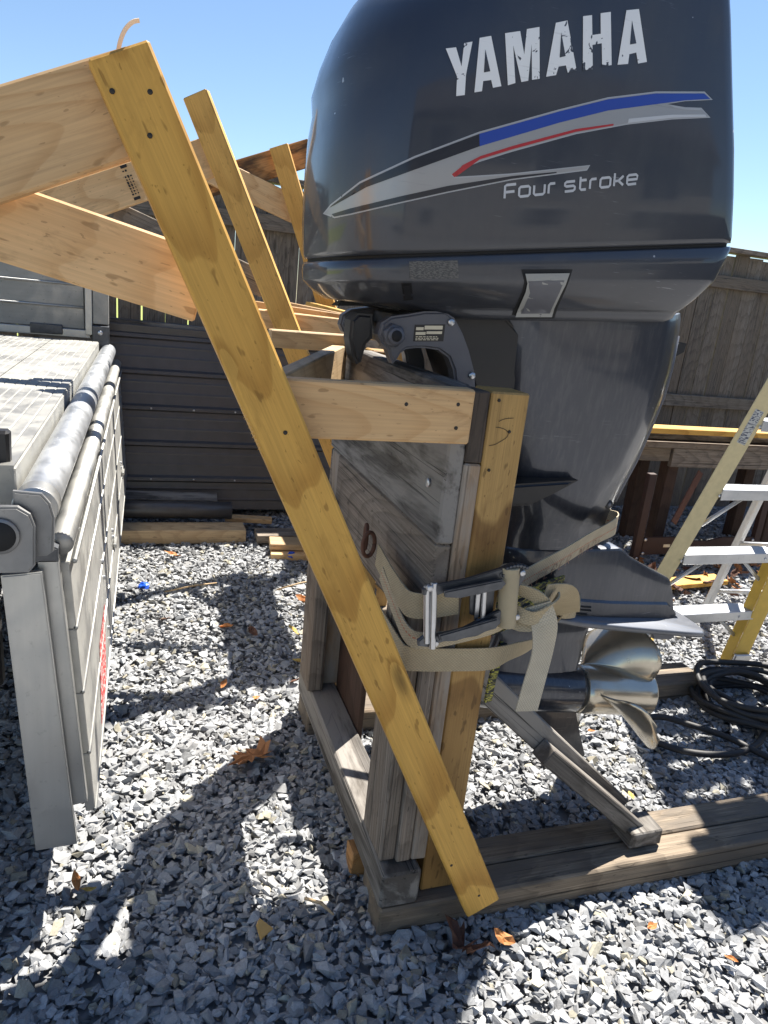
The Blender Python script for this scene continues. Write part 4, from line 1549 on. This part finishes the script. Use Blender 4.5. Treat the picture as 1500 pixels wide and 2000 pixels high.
# ------------------------------------------------------------------ ratchet straps
rs_ = thing('ratchet_strap', 'tan ratchet strap with steel buckle round the stand post and motor leg', 'strap', (.7, 1.3, .9))
up_ = (0, 0, 1)
lean = (.26, 0, .97)
WD = .048
ribbon('webbing', [(.775, 1.318, .945), (.90, 1.395, .957), (1.008, 1.458, .967), (1.14, 1.548, .975), (1.245, 1.622, .975), (1.318, 1.675, .975), (1.345, 1.705, .975), (1.352, 1.735, .975), (1.31, 1.78, .97), (1.1, 1.90, .95), (.80, 2.05, .93)],
       [(.30, 0, .95)] * 3 + [(.28, 0, .96)] * 2 + [up_] * 6, WD + .010, .003, M['web'], rs_)
LET = {'K': [[(0, 0), (0, 1)], [(0, .45), (.6, 1)], [(.2, .6), (.62, 0)]], 'E': [[(.58, 0), (0, 0), (0, 1), (.58, 1)], [(0, .5), (.5, .5)]],
       'P': [[(0, 0), (0, 1), (.5, 1), (.6, .85), (.6, .62), (.5, .48), (0, .48)]], 'R': [[(0, 0), (0, 1), (.5, 1), (.6, .85), (.6, .62), (.5, .48), (0, .48)], [(.25, .48), (.62, 0)]],
       'M': [[(0, 0), (0, 1), (.33, .4), (.66, 1), (.66, 0)]], 'A': [[(0, 0), (.3, 1), (.6, 0)], [(.12, .38), (.48, .38)]], 'D': [[(0, 0), (0, 1), (.4, 1), (.6, .75), (.6, .25), (.4, 0), (0, 0)]], ' ': []}
M['webink'] = simple('faded_red_print', (.25, .13, .09), .85)
wa, wb = V((.835, 1.352, .932)), V((1.262, 1.633, .962))
wn_ = V((0.55, -.83, 0)).normalized()
wt = (wb - wa).normalized()
wu = (V((.29, 0, .957)) - wt * V((.29, 0, .957)).dot(wt)).normalized()
wn_ = wt.cross(wu)
wn_ = wn_ if wn_.y < 0 else -wn_
txt = 'KEEPER MADE'
for i, ch in enumerate(txt):
    base = wa + wt * (.038 + i * .0405) - wu * .0125 + wn_ * .0045
    for stroke in LET[ch]:
        vs, fs = [], []
        for (a, b) in stroke:
            vs += [base + wt * (a * .034 - .0014) + wu * (b * .027 - .0008), base + wt * (a * .034 + .0014) + wu * (b * .027 + .0008)]
        for k in range(len(stroke) - 1):
            fs.append((2 * k, 2 * k + 1, 2 * k + 3, 2 * k + 2))
        part('strap_print', vs, fs, M['webink'], rs_)
# buckle
for z0, z1, yy in ((.968, 1.006, 1.288), (.852, .905, 1.280)):
    prism('buckle_side', [(.562, z0 - .012), (.585, z0 - .016), (.62, z0 - .005), (.70, z0 + .004), (.775, z1 - .012), (.792, z1), (.785, z1 + .014), (.765, z1 + .018), (.735, z1 + .006), (.66, z0 + .022), (.60, z0 + .012), (.575, z0 + .012), (.560, z0)],
          'y', yy - .006, yy + .006, M['ratchet'], rs_, .002)
cyl('buckle_spool', (.583, 1.283, .985), (.593, 1.270, .835), .0075, M['steel'], rs_, 14)
cyl('buckle_spool', (.571, 1.290, .975), (.581, 1.277, .845), .0075, M['steel'], rs_, 14)
cyl('buckle_axle', (.762, 1.288, 1.015), (.772, 1.282, .875), .022, M['web2'], rs_, 18)
cyl('buckle_axle', (.706, 1.288, .985), (.712, 1.282, .885), .006, M['steel'], rs_, 12)
prism('buckle_gear', [(.735, 1.0), (.76, 1.022), (.79, 1.018), (.80, .995), (.79, .972), (.75, .975)], 'y', 1.276, 1.290, M['ratchet'], rs_, .004)
prism('buckle_pawl', [(.675, .975), (.735, .99), (.742, .90), (.725, .885), (.685, .90)], 'y', 1.296, 1.300, M['ratchet'], rs_, .001)
prism('buckle_pawl', [(.690, .95), (.700, .953), (.704, .885), (.695, .882)], 'y', 1.288, 1.292, M['steel'], rs_, .001)
for k in range(7):
    cyl('ratchet_tooth', (.748 + .008 * k, 1.272, 1.016 + .006 * math.sin(k * .5)), (.748 + .008 * k, 1.286, 1.016 + .006 * math.sin(k * .5)), .0045, M['ratchet'], rs_, 6)
for bx0, bz0 in ((.57, .977), (.785, 1.006), (.60, .846), (.79, .90)):
    cyl('buckle_rivet', (bx0, 1.268, bz0), (bx0, 1.279, bz0), .007, M['steel'], rs_, 12)
prism('buckle_handle', [(.60, .972), (.735, .995), (.745, .985), (.735, .972), (.64, .955), (.605, .958)], 'y', 1.262, 1.274, M['ratchet'], rs_, .003)
prism('buckle_handle', [(.60, .872), (.735, .905), (.745, .895), (.735, .880), (.64, .855), (.605, .856)], 'y', 1.258, 1.270, M['ratchet'], rs_, .003)
# webbing from the buckle round the near left corner of the planks to the ring
ribbon('webbing', [(.66, 1.310, .925), (.59, 1.312, .917), (.555, 1.325, .915), (.548, 1.36, .915), (.549, 1.46, .922), (.553, 1.58, .935)],
       [up_, up_, up_, up_, (0, -.15, 1), (0, -.2, 1)], .060, .003, M['web2'], rs_)
ribbon('webbing', [(.80, 1.296, .905), (.76, 1.289, .872), (.68, 1.294, .850), (.585, 1.302, .838), (.553, 1.325, .845), (.548, 1.40, .87), (.548, 1.52, .91)],
       [(-.3, -.5, .8), (-.3, -.4, .85), (0, -.3, 1), up_, up_, up_, up_], .040, .003, M['web'], rs_)
# lower turn round the posts, and on to the motor
ribbon('webbing', [(.548, 1.50, .80), (.549, 1.36, .79), (.556, 1.325, .786), (.59, 1.318, .782), (.68, 1.318, .775), (.77, 1.318, .772), (.85, 1.36, .762), (.96, 1.44, .735), (1.06, 1.53, .725), (1.16, 1.62, .72), (1.3, 1.7, .71)],
       [up_] * 6 + [(.1, -.3, 1), (.1, -.5, .9), (0, -.6, .8), (0, -.5, .9), up_], .058, .003, M['web2'], rs_)
# knot and hanging tail
ribbon('knot', [(.80, 1.30, .955), (.835, 1.275, .945), (.855, 1.268, .915), (.835, 1.270, .885), (.80, 1.285, .88), (.785, 1.30, .905)],
       [(0, -.5, .8), (.3, -.5, .7), (.8, -.4, .2), (.4, -.5, -.6), (0, -.5, -.8), (-.5, -.5, 0)], .036, .004, M['web2'], rs_)
ribbon('knot', [(.79, 1.29, .905), (.825, 1.262, .90), (.87, 1.262, .93), (.90, 1.30, .93)],
       [(0, .3, 1), (.2, -.2, 1), (.3, -.3, .9), (.2, -.3, .9)], .034, .004, M['web2'], rs_)
ribbon('strap_tail', [(.835, 1.268, .93), (.855, 1.258, .885), (.866, 1.262, .82), (.862, 1.266, .74), (.855, 1.268, .655)],
       [(.8, -.5, .5), (.95, -.2, .2), (1, .1, .1), (1, .05, .1), (1, 0, .05)], .060, .003, M['webgrey'], rs_)
ribbon('webbing', [(.855, 1.285, .935), (.93, 1.34, .918), (1.0, 1.41, .880), (1.06, 1.48, .815), (1.11, 1.54, .77), (1.2, 1.62, .75)],
       [(0, -.2, 1), (.25, -.4, .85), (.45, -.6, .6), (.5, -.7, .4), (.3, -.7, .5), up_], .075, .003, M['web2'], rs_)
# ring and hook at the far end
for cz, cy_, ang in ((.955, 1.60, .3), (.965, 1.63, 1.4)):
    pts = [(.535 + .018 * math.cos(t) * math.cos(ang), cy_ + .022 * math.cos(t) * math.sin(ang) * .8, cz + .032 * math.sin(t)) for t in np.linspace(0, 2 * math.pi, 22)]
    tube('chain_link', pts, .0055, M['rust'], rs_, 8)
cr = thing('camouflage_rope', 'black and yellow patterned rope bundle tied round the motor leg under the strap', 'rope', (.9, 1.5, .75))
for k in range(4):
    z0 = .785 + k * .024
    ribbon('rope_band', [(.775, 1.385 + k * .012, z0 + .02), (.86, 1.43, z0 + .012), (.98, 1.52, z0 - .006), (1.10, 1.60, z0 - .02), (1.15, 1.64, z0 - .035)],
           [up_, (.1, -.3, 1), (.1, -.3, 1), (0, -.4, .9), up_], .030, .006, M['camo'], cr)
ribbon('rope_end', [(.82, 1.36, .79), (.792, 1.335, .72), (.788, 1.335, .645)], [(1, .3, 0), (1, .3, .2), (1, .3, .1)], .022, .006, M['camo'], cr)

# ------------------------------------------------------------------ step ladder on the right
ld = thing('step_ladder', 'yellow fibreglass step ladder with aluminium steps at the right', 'ladder', (2.4, 2.5, 0))
LF, LT = V((2.005, 2.405, .0)), V((2.70, 2.155, 2.40))
RF_, RT_ = V((2.755, 2.395, .0)), V((2.945, 2.14, 2.40))


def rail(name, a, b, face, w, t, mat, parent, flange_mat):
    o = board(name, a, b, w, t, face, mat, parent, .003, 0)
    return o


def at_z(a, b, z):
    return a + (b - a) * ((z - a.z) / (b.z - a.z))


for a, b, sx in ((LF, LT, 1), (RF_, RT_, -1)):
    # channel: web faces sideways, two flanges
    ax_ = (b - a).normalized()
    fn = V((0, -1, 0))
    board('rail', a, b, .095, .005, (0, -1, 0), M['fibrepale'] if sx > 0 else M['fibre'], ld, .002, 0)
    sd = ax_.cross(fn).normalized()
    if sd.x < 0:
        sd = -sd
    offs = sd * (.0465 * sx)
    board('rail_flange', a + offs + V((0, .032, 0)), b + offs + V((0, .032, 0)), .058, .005, sd, M['fibre'], ld, .002, 0)
    board('foot', a + V((0, -.012, -.005)) - ax_ * 0.0, a + V((0, -.012, 0)) + ax_ * .075, .102, .014, (0, -1, 0), M['ladderalu'], ld, .004)
    board('foot_pad', a + V((-.045, .02, .006)), a + V((.045, .02, .006)), .09, .018, (0, 0, 1), M['rubber'], ld, .004)
for k in range(1, 8):
    z = .305 * k + .0
    a, b = at_z(LF, LT, z), at_z(RF_, RT_, z)
    yy = (a.y + b.y) / 2 + .045
    block('step', a.x + .045, b.x - .03, yy - .045, yy + .045, z - .004, z + .004, M['ladderalu'], ld)
    block('step_lip', a.x + .045, b.x - .03, yy - .050, yy - .045, z - .040, z + .006, M['ladderalu'], ld)
    block('step_lip', a.x + .045, b.x - .03, yy + .045, yy + .050, z - .040, z + .006, M['ladderalu'], ld)
    cyl('rivet', (a.x + .03, yy - .053, z - .02), (a.x + .03, yy - .049, z - .02), .006, M['steel'], ld, 10)
    cyl('rivet', (b.x - .12, yy - .053, z - .02), (b.x - .12, yy - .049, z - .02), .006, M['steel'], ld, 10)
    if k < 4:
        tube('step_brace', [(a.x + .03, yy + .01, z - .17), (a.x + .24, yy + .01, z - .035)], .009, M['ladderalu'], ld, 8)
        tube('step_brace', [(b.x - .03, yy + .01, z - .17), (b.x - .20, yy + .01, z - .035)], .009, M['ladderalu'], ld, 8)
for a, b in ((V((3.02, 2.93, 0)), V((2.81, 2.19, 2.40))), (V((3.62, 2.78, 0)), V((2.92, 2.18, 2.40)))):
    board('rear_leg', a, b, .062, .028, (.3, -1, 0), M['ladderalu'], ld, .004)
    board('rear_leg_groove', a + V((-.004, -.0155, .02)), b + V((-.004, -.0155, 0)), .012, .003, (.3, -1, 0), M['ratchet'], ld, 0, 0)
tube('rear_brace', [(3.02, 2.88, .18), (3.56, 2.74, .2)], .012, M['ladderalu'], ld, 10)
tube('rear_brace', [(2.98, 2.77, .50), (3.45, 2.64, .52)], .012, M['ladderalu'], ld, 10)
block('top_cap', 2.62, 3.02, 2.06, 2.29, 2.40, 2.46, M['fibre'], ld, 'x', .01)
lp = at_z(LF, LT, 1.19)
ax_ = (LT - LF).normalized()
sd = V((0, -1, 0)).cross(ax_).normalized()
c = lp + V((0, -.0035, 0))
part('warning_label', [c - sd * .024 - ax_ * .07, c + sd * .024 - ax_ * .07, c + sd * .024 + ax_ * .08, c - sd * .024 + ax_ * .08], [(0, 1, 2, 3)],
     print_mat('warning_label_print', (.50, .50, .47), (.05, .06, .10), 70, 70, 330, .54), ld)

# ------------------------------------------------------------------ things along the right of the fence
rk = thing('work_bench', 'old weathered timber bench against the fence behind the ladder', 'bench', (3.6, 3.9, 0))
block('bench_board', 3.0, 4.9, 3.88, 4.02, .775, .813, M['grey'], rk)
block('bench_board', 3.0, 4.9, 4.03, 4.17, .777, .815, M['darkgrey'], rk)
block('bench_board', 3.0, 4.9, 4.18, 4.33, .776, .814, M['darkgrey'], rk)
block('apron_board', 3.05, 3.4, 3.90, 3.94, .68, .772, M['basewood'], rk)
block('apron_board', 3.42, 4.35, 3.895, 3.935, .64, .772, M['grey'], rk)
for xx in (3.44, 4.45):
    block('bench_leg', xx, xx + .09, 3.94, 4.03, 0, .77, M['redwood'], rk, 'z')
    block('bench_leg', xx, xx + .09, 4.24, 4.33, 0, .77, M['redwood'], rk, 'z')
tag(board('yellow_plank', (2.7, 3.86, .905), (5.2, 3.86, .905), .15, .036, (0, 0, 1), M['yellow']),
    'bright sunlit yellow plank laid across the old bench', 'plank')
tag(board('dark_plank', (3.2, 4.02, .85), (5.0, 4.02, .85), .14, .06, (0, 0, 1), M['darkgrey']),
    'dark plank under the sunlit yellow plank on the bench', 'plank')
tag(board('dark_plank', (2.75, 4.12, .85), (3.15, 4.10, .85), .09, .06, (0, 0, 1), M['black']),
    'short black plank end beside the motor on the bench', 'plank')
wb_ = thing('iron_frame', 'dull red iron frame standing on the ground under the bench', 'frame', (3.7, 3.55, 0))
block('upright', 3.02, 3.075, 3.60, 3.64, 0, .66, M['rustred'], wb_, 'z')
block('upright', 4.0, 4.05, 3.60, 3.64, 0, .60, M['rustred'], wb_, 'z')
prism('cross_plate', [(3.08, .235), (3.34, .235), (3.40, .21), (3.60, .205), (3.72, .23), (4.0, .23), (4.0, .10), (3.62, .10), (3.40, .12), (3.08, .11)], 'y', 3.605, 3.62, M['rustred'], wb_, .003)
for xx, zz in ((3.09, .22), (3.09, .125), (3.05, .09), (3.985, .21), (3.985, .12)):
    cyl('bolt', (xx, 3.595, zz), (xx, 3.606, zz), .011, M['steel'], wb_, 10)
board('stay', (3.30, 3.62, .33), (3.50, 3.70, .66), .05, .012, (0, -1, 0), M['rust'], wb_)
part('maker_mark', [(3.245, 3.603, .165), (3.30, 3.603, .165), (3.30, 3.603, .185), (3.245, 3.603, .185)], [(0, 1, 2, 3)], M['plate'], wb_)
tag(board('flat_board', (2.75, 3.25, .05), (3.5, 3.32, .05), .12, .03, (0, 0, 1), M['yellow']),
    'sunlit yellow board lying on the ground behind the ladder', 'board')

# ------------------------------------------------------------------ black cable
cb = []
for k in range(8):
    r0 = .17 + .022 * ((k * 5) % 4)
    cx0, cy0 = 2.47 + .02 * math.sin(k * 2.1), 2.03 + .02 * math.cos(k * 1.7)
    for i in range(14):
        t = 2 * math.pi * i / 14 + .3
        cb.append((cx0 + r0 * 1.05 * math.cos(t), cy0 + r0 * .92 * math.sin(t), .034 + .016 * k * .8 + .012 * math.sin(3 * t + k)))
cb += [(2.40, 1.86, .05), (2.25, 1.775, .04), (2.09, 1.752, .035), (1.93, 1.80, .035), (1.845, 1.90, .035), (1.885, 2.0, .036), (1.99, 2.012, .04), (2.08, 1.94, .04), (2.17, 1.83, .045), (2.24, 1.70, .04), (2.36, 1.60, .036), (2.6, 1.5, .034)]
tag(tube('black_cable', catmull(cb, 4), .0125, M['rubber'], None, 10),
    'thick black cable coiled on the gravel with one loop lying loose', 'cable')

# ------------------------------------------------------------------ leaves and scraps on the gravel
MAPLE = [(0, -.55), (.04, -.12), (.30, -.32), (.28, -.16), (.52, -.10), (.40, .02), (.50, .22), (.28, .18), (.22, .38), (.12, .28), (.0, .55),
         (-.12, .28), (-.24, .40), (-.27, .18), (-.50, .20), (-.38, .02), (-.52, -.12), (-.28, -.15), (-.30, -.33), (-.04, -.12)]


def leaf_mesh(name, mat, curl, seed, outline=MAPLE):
    rr = random.Random(seed)
    bm = bmesh.new()
    c = bm.verts.new((0, 0, 0))
    ring = [bm.verts.new((x * rr.uniform(.9, 1.1), y * rr.uniform(.9, 1.1), 0)) for x, y in outline]
    mids = [bm.verts.new(v.co * .55) for v in ring]
    n = len(ring)
    for i in range(n):
        j = (i + 1) % n
        bm.faces.new((c, mids[i], mids[j]))
        bm.faces.new((mids[i], ring[i], ring[j], mids[j]))
    for v in bm.verts:
        v.co.z = curl * (v.co.x ** 2 * 1.1 + v.co.y ** 2 * .6) + rr.uniform(-.05, .05) * curl * 2 + .12 * curl * math.sin(9 * v.co.x + seed)
    bmesh.ops.recalc_face_normals(bm, faces=bm.faces)
    me = bpy.data.meshes.new(name)
    bm.to_mesh(me)
    bm.free()
    me.materials.append(mat)
    return me


OVAL = [(0, -.5), (.16, -.34), (.24, -.1), (.22, .14), (.1, .36), (0, .52), (-.12, .34), (-.22, .1), (-.22, -.14), (-.13, -.36)]


def put_leaf(name, me, x, y, z, s, rz, tilt, label, cat='leaf', group=None):
    o = bpy.data.objects.new(name, me)
    MM = Matrix.Translation(V((x, y, z))) @ Matrix.Rotation(rz, 4, 'Z') @ Matrix.Rotation(tilt, 4, 'X') @ Matrix.Diagonal((s, s, s, 1))
    put(o, None, MM)
    return tag(o, label, cat, group)


put_leaf('dry_leaf', leaf_mesh('dry_leaf', M['leaf'], .42, 3), .345, 2.02, .048, .165, .7, -.35, 'big curled brown maple leaf on the gravel left of the stand')
put_leaf('dry_leaf', leaf_mesh('dry_leaf', M['leaf2'], .95, 5), .752, 1.195, .052, .135, 2.1, .5, 'dark crumpled leaf in front of the near base beam')
put_leaf('dry_leaf', leaf_mesh('dry_leaf', M['leaf4'], .8, 6, OVAL), .865, 1.205, .035, .06, 1.0, .4, 'small reddish leaf beside the dark crumpled leaf')
put_leaf('dry_leaf', leaf_mesh('dry_leaf', M['leaf4'], .7, 8, OVAL), -.165, 1.61, .035, .05, .3, .7, 'orange leaf scrap near the foot of the truck gate')
put_leaf('dry_leaf', leaf_mesh('dry_leaf', M['leaf3'], .6, 9, OVAL), -.135, 1.575, .034, .045, 1.8, .3, 'pale yellow leaf scrap touching the orange one by the truck gate')
put_leaf('dry_leaf', leaf_mesh('dry_leaf', M['leaf4'], .6, 10, OVAL), .156, 3.95, .035, .10, 1.5, .3, 'brown leaf on the shaded gravel below the pale timber')
put_leaf('dry_leaf', leaf_mesh('dry_leaf', M['leaf4'], .5, 12, OVAL), .79, 3.25, .040, .13, 1.3, .3, 'brown leaf on sunlit gravel just behind the stand sill')
lv = [leaf_mesh('dry_leaf', m_, cu, sd_, ol) for m_, cu, sd_, ol in
      ((M['leaf'], .6, 21, MAPLE), (M['leaf2'], .8, 22, OVAL), (M['leaf4'], .6, 23, OVAL), (M['leaf3'], .5, 24, OVAL))]
for k, (lx, ly) in enumerate(((.09, 3.12), (.36, 3.02), (.70, 2.82), (.58, 2.50), (.41, 2.40), (.63, 2.66), (.47, 2.95), (.30, 2.52), (.66, 2.95))):
    put_leaf('dry_leaf', lv[1 + k % 3], lx, ly, .034, R.uniform(.045, .07), R.uniform(0, 6), R.uniform(-.5, .5),
             'small leaf scrap scattered on the gravel between truck and stand', 'leaf', 'leaf scraps between truck and stand')
for k, (lx, ly) in enumerate(((1.64, 1.98), (1.56, 1.62), (1.28, 1.15), (1.45, 1.72), (2.1, 2.45), (2.45, 2.65), (1.42, 1.02), (2.35, 1.72))):
    put_leaf('dry_leaf', lv[3 if k % 2 else 2], lx, ly, .034, R.uniform(.03, .045), R.uniform(0, 6), R.uniform(-.5, .5),
             'tiny yellowish leaf scrap on the sunlit gravel right of the stand', 'leaf', 'leaf scraps right of the stand')
for k in range(70):
    lx, ly = R.uniform(2.55, 4.2), R.uniform(2.95, 3.9)
    put_leaf('dry_leaf', lv[R.choice((0, 0, 1, 1, 1, 2))], lx, ly, R.uniform(.03, .075), R.uniform(.07, .13), R.uniform(0, 6), R.uniform(-.7, .7),
             'dead brown leaf in the heap behind the ladder', 'leaf', 'dead leaves heaped behind the ladder')
wc = prism('wood_chip', [(-.02, -.014), (.018, -.010), (.0, .028), (-.012, .02)], 'z', 0, .014, M['chip'], None, .001)
wc.matrix_basis = Matrix.Translation(V((.283, 1.36, .030))) @ Matrix.Rotation(.5, 4, 'Z') @ Matrix.Rotation(.5, 4, 'X')
tag(wc, 'fresh yellow wedge of wood on the shaded gravel in front', 'wood chip')
for i, (lx, ly, s, lab) in enumerate(((.826, 3.91, .035, 'crumpled blue plastic scrap beside the small board pile'), (-.004, 3.51, .03, 'crumpled blue plastic scrap on the gravel by the truck gate'))):
    bm = bmesh.new()
    bmesh.ops.create_icosphere(bm, subdivisions=2, radius=s)
    for v in bm.verts:
        v.co *= R.uniform(.55, 1.15)
        v.co.z *= .6
    o = bm_part('plastic_scrap', bm, M['blue'], None, False, Matrix.Translation(V((lx, ly, .035))))
    tag(o, lab, 'scrap')
for (a, b, lab) in (((.40, 1.43, .035), (.46, 1.36, .04), 'thin twig on the shaded gravel left of the stand corner'),
                    ((.66, 3.42, .03), (.92, 3.50, .05), 'pale splinter of wood on sunlit gravel behind the leaning board'),
                    ((.10, 3.44, .03), (.36, 3.50, .045), 'thin pale stick on the gravel near the blue scrap')):
    p0, p1 = V(a), V(b)
    m_ = p0.lerp(p1, .5) + V((.006, .004, .006))
    tag(tube('stick', [p0, m_, p1], [.004, .005, .003], M['palegrey'], None, 7), lab, 'stick')
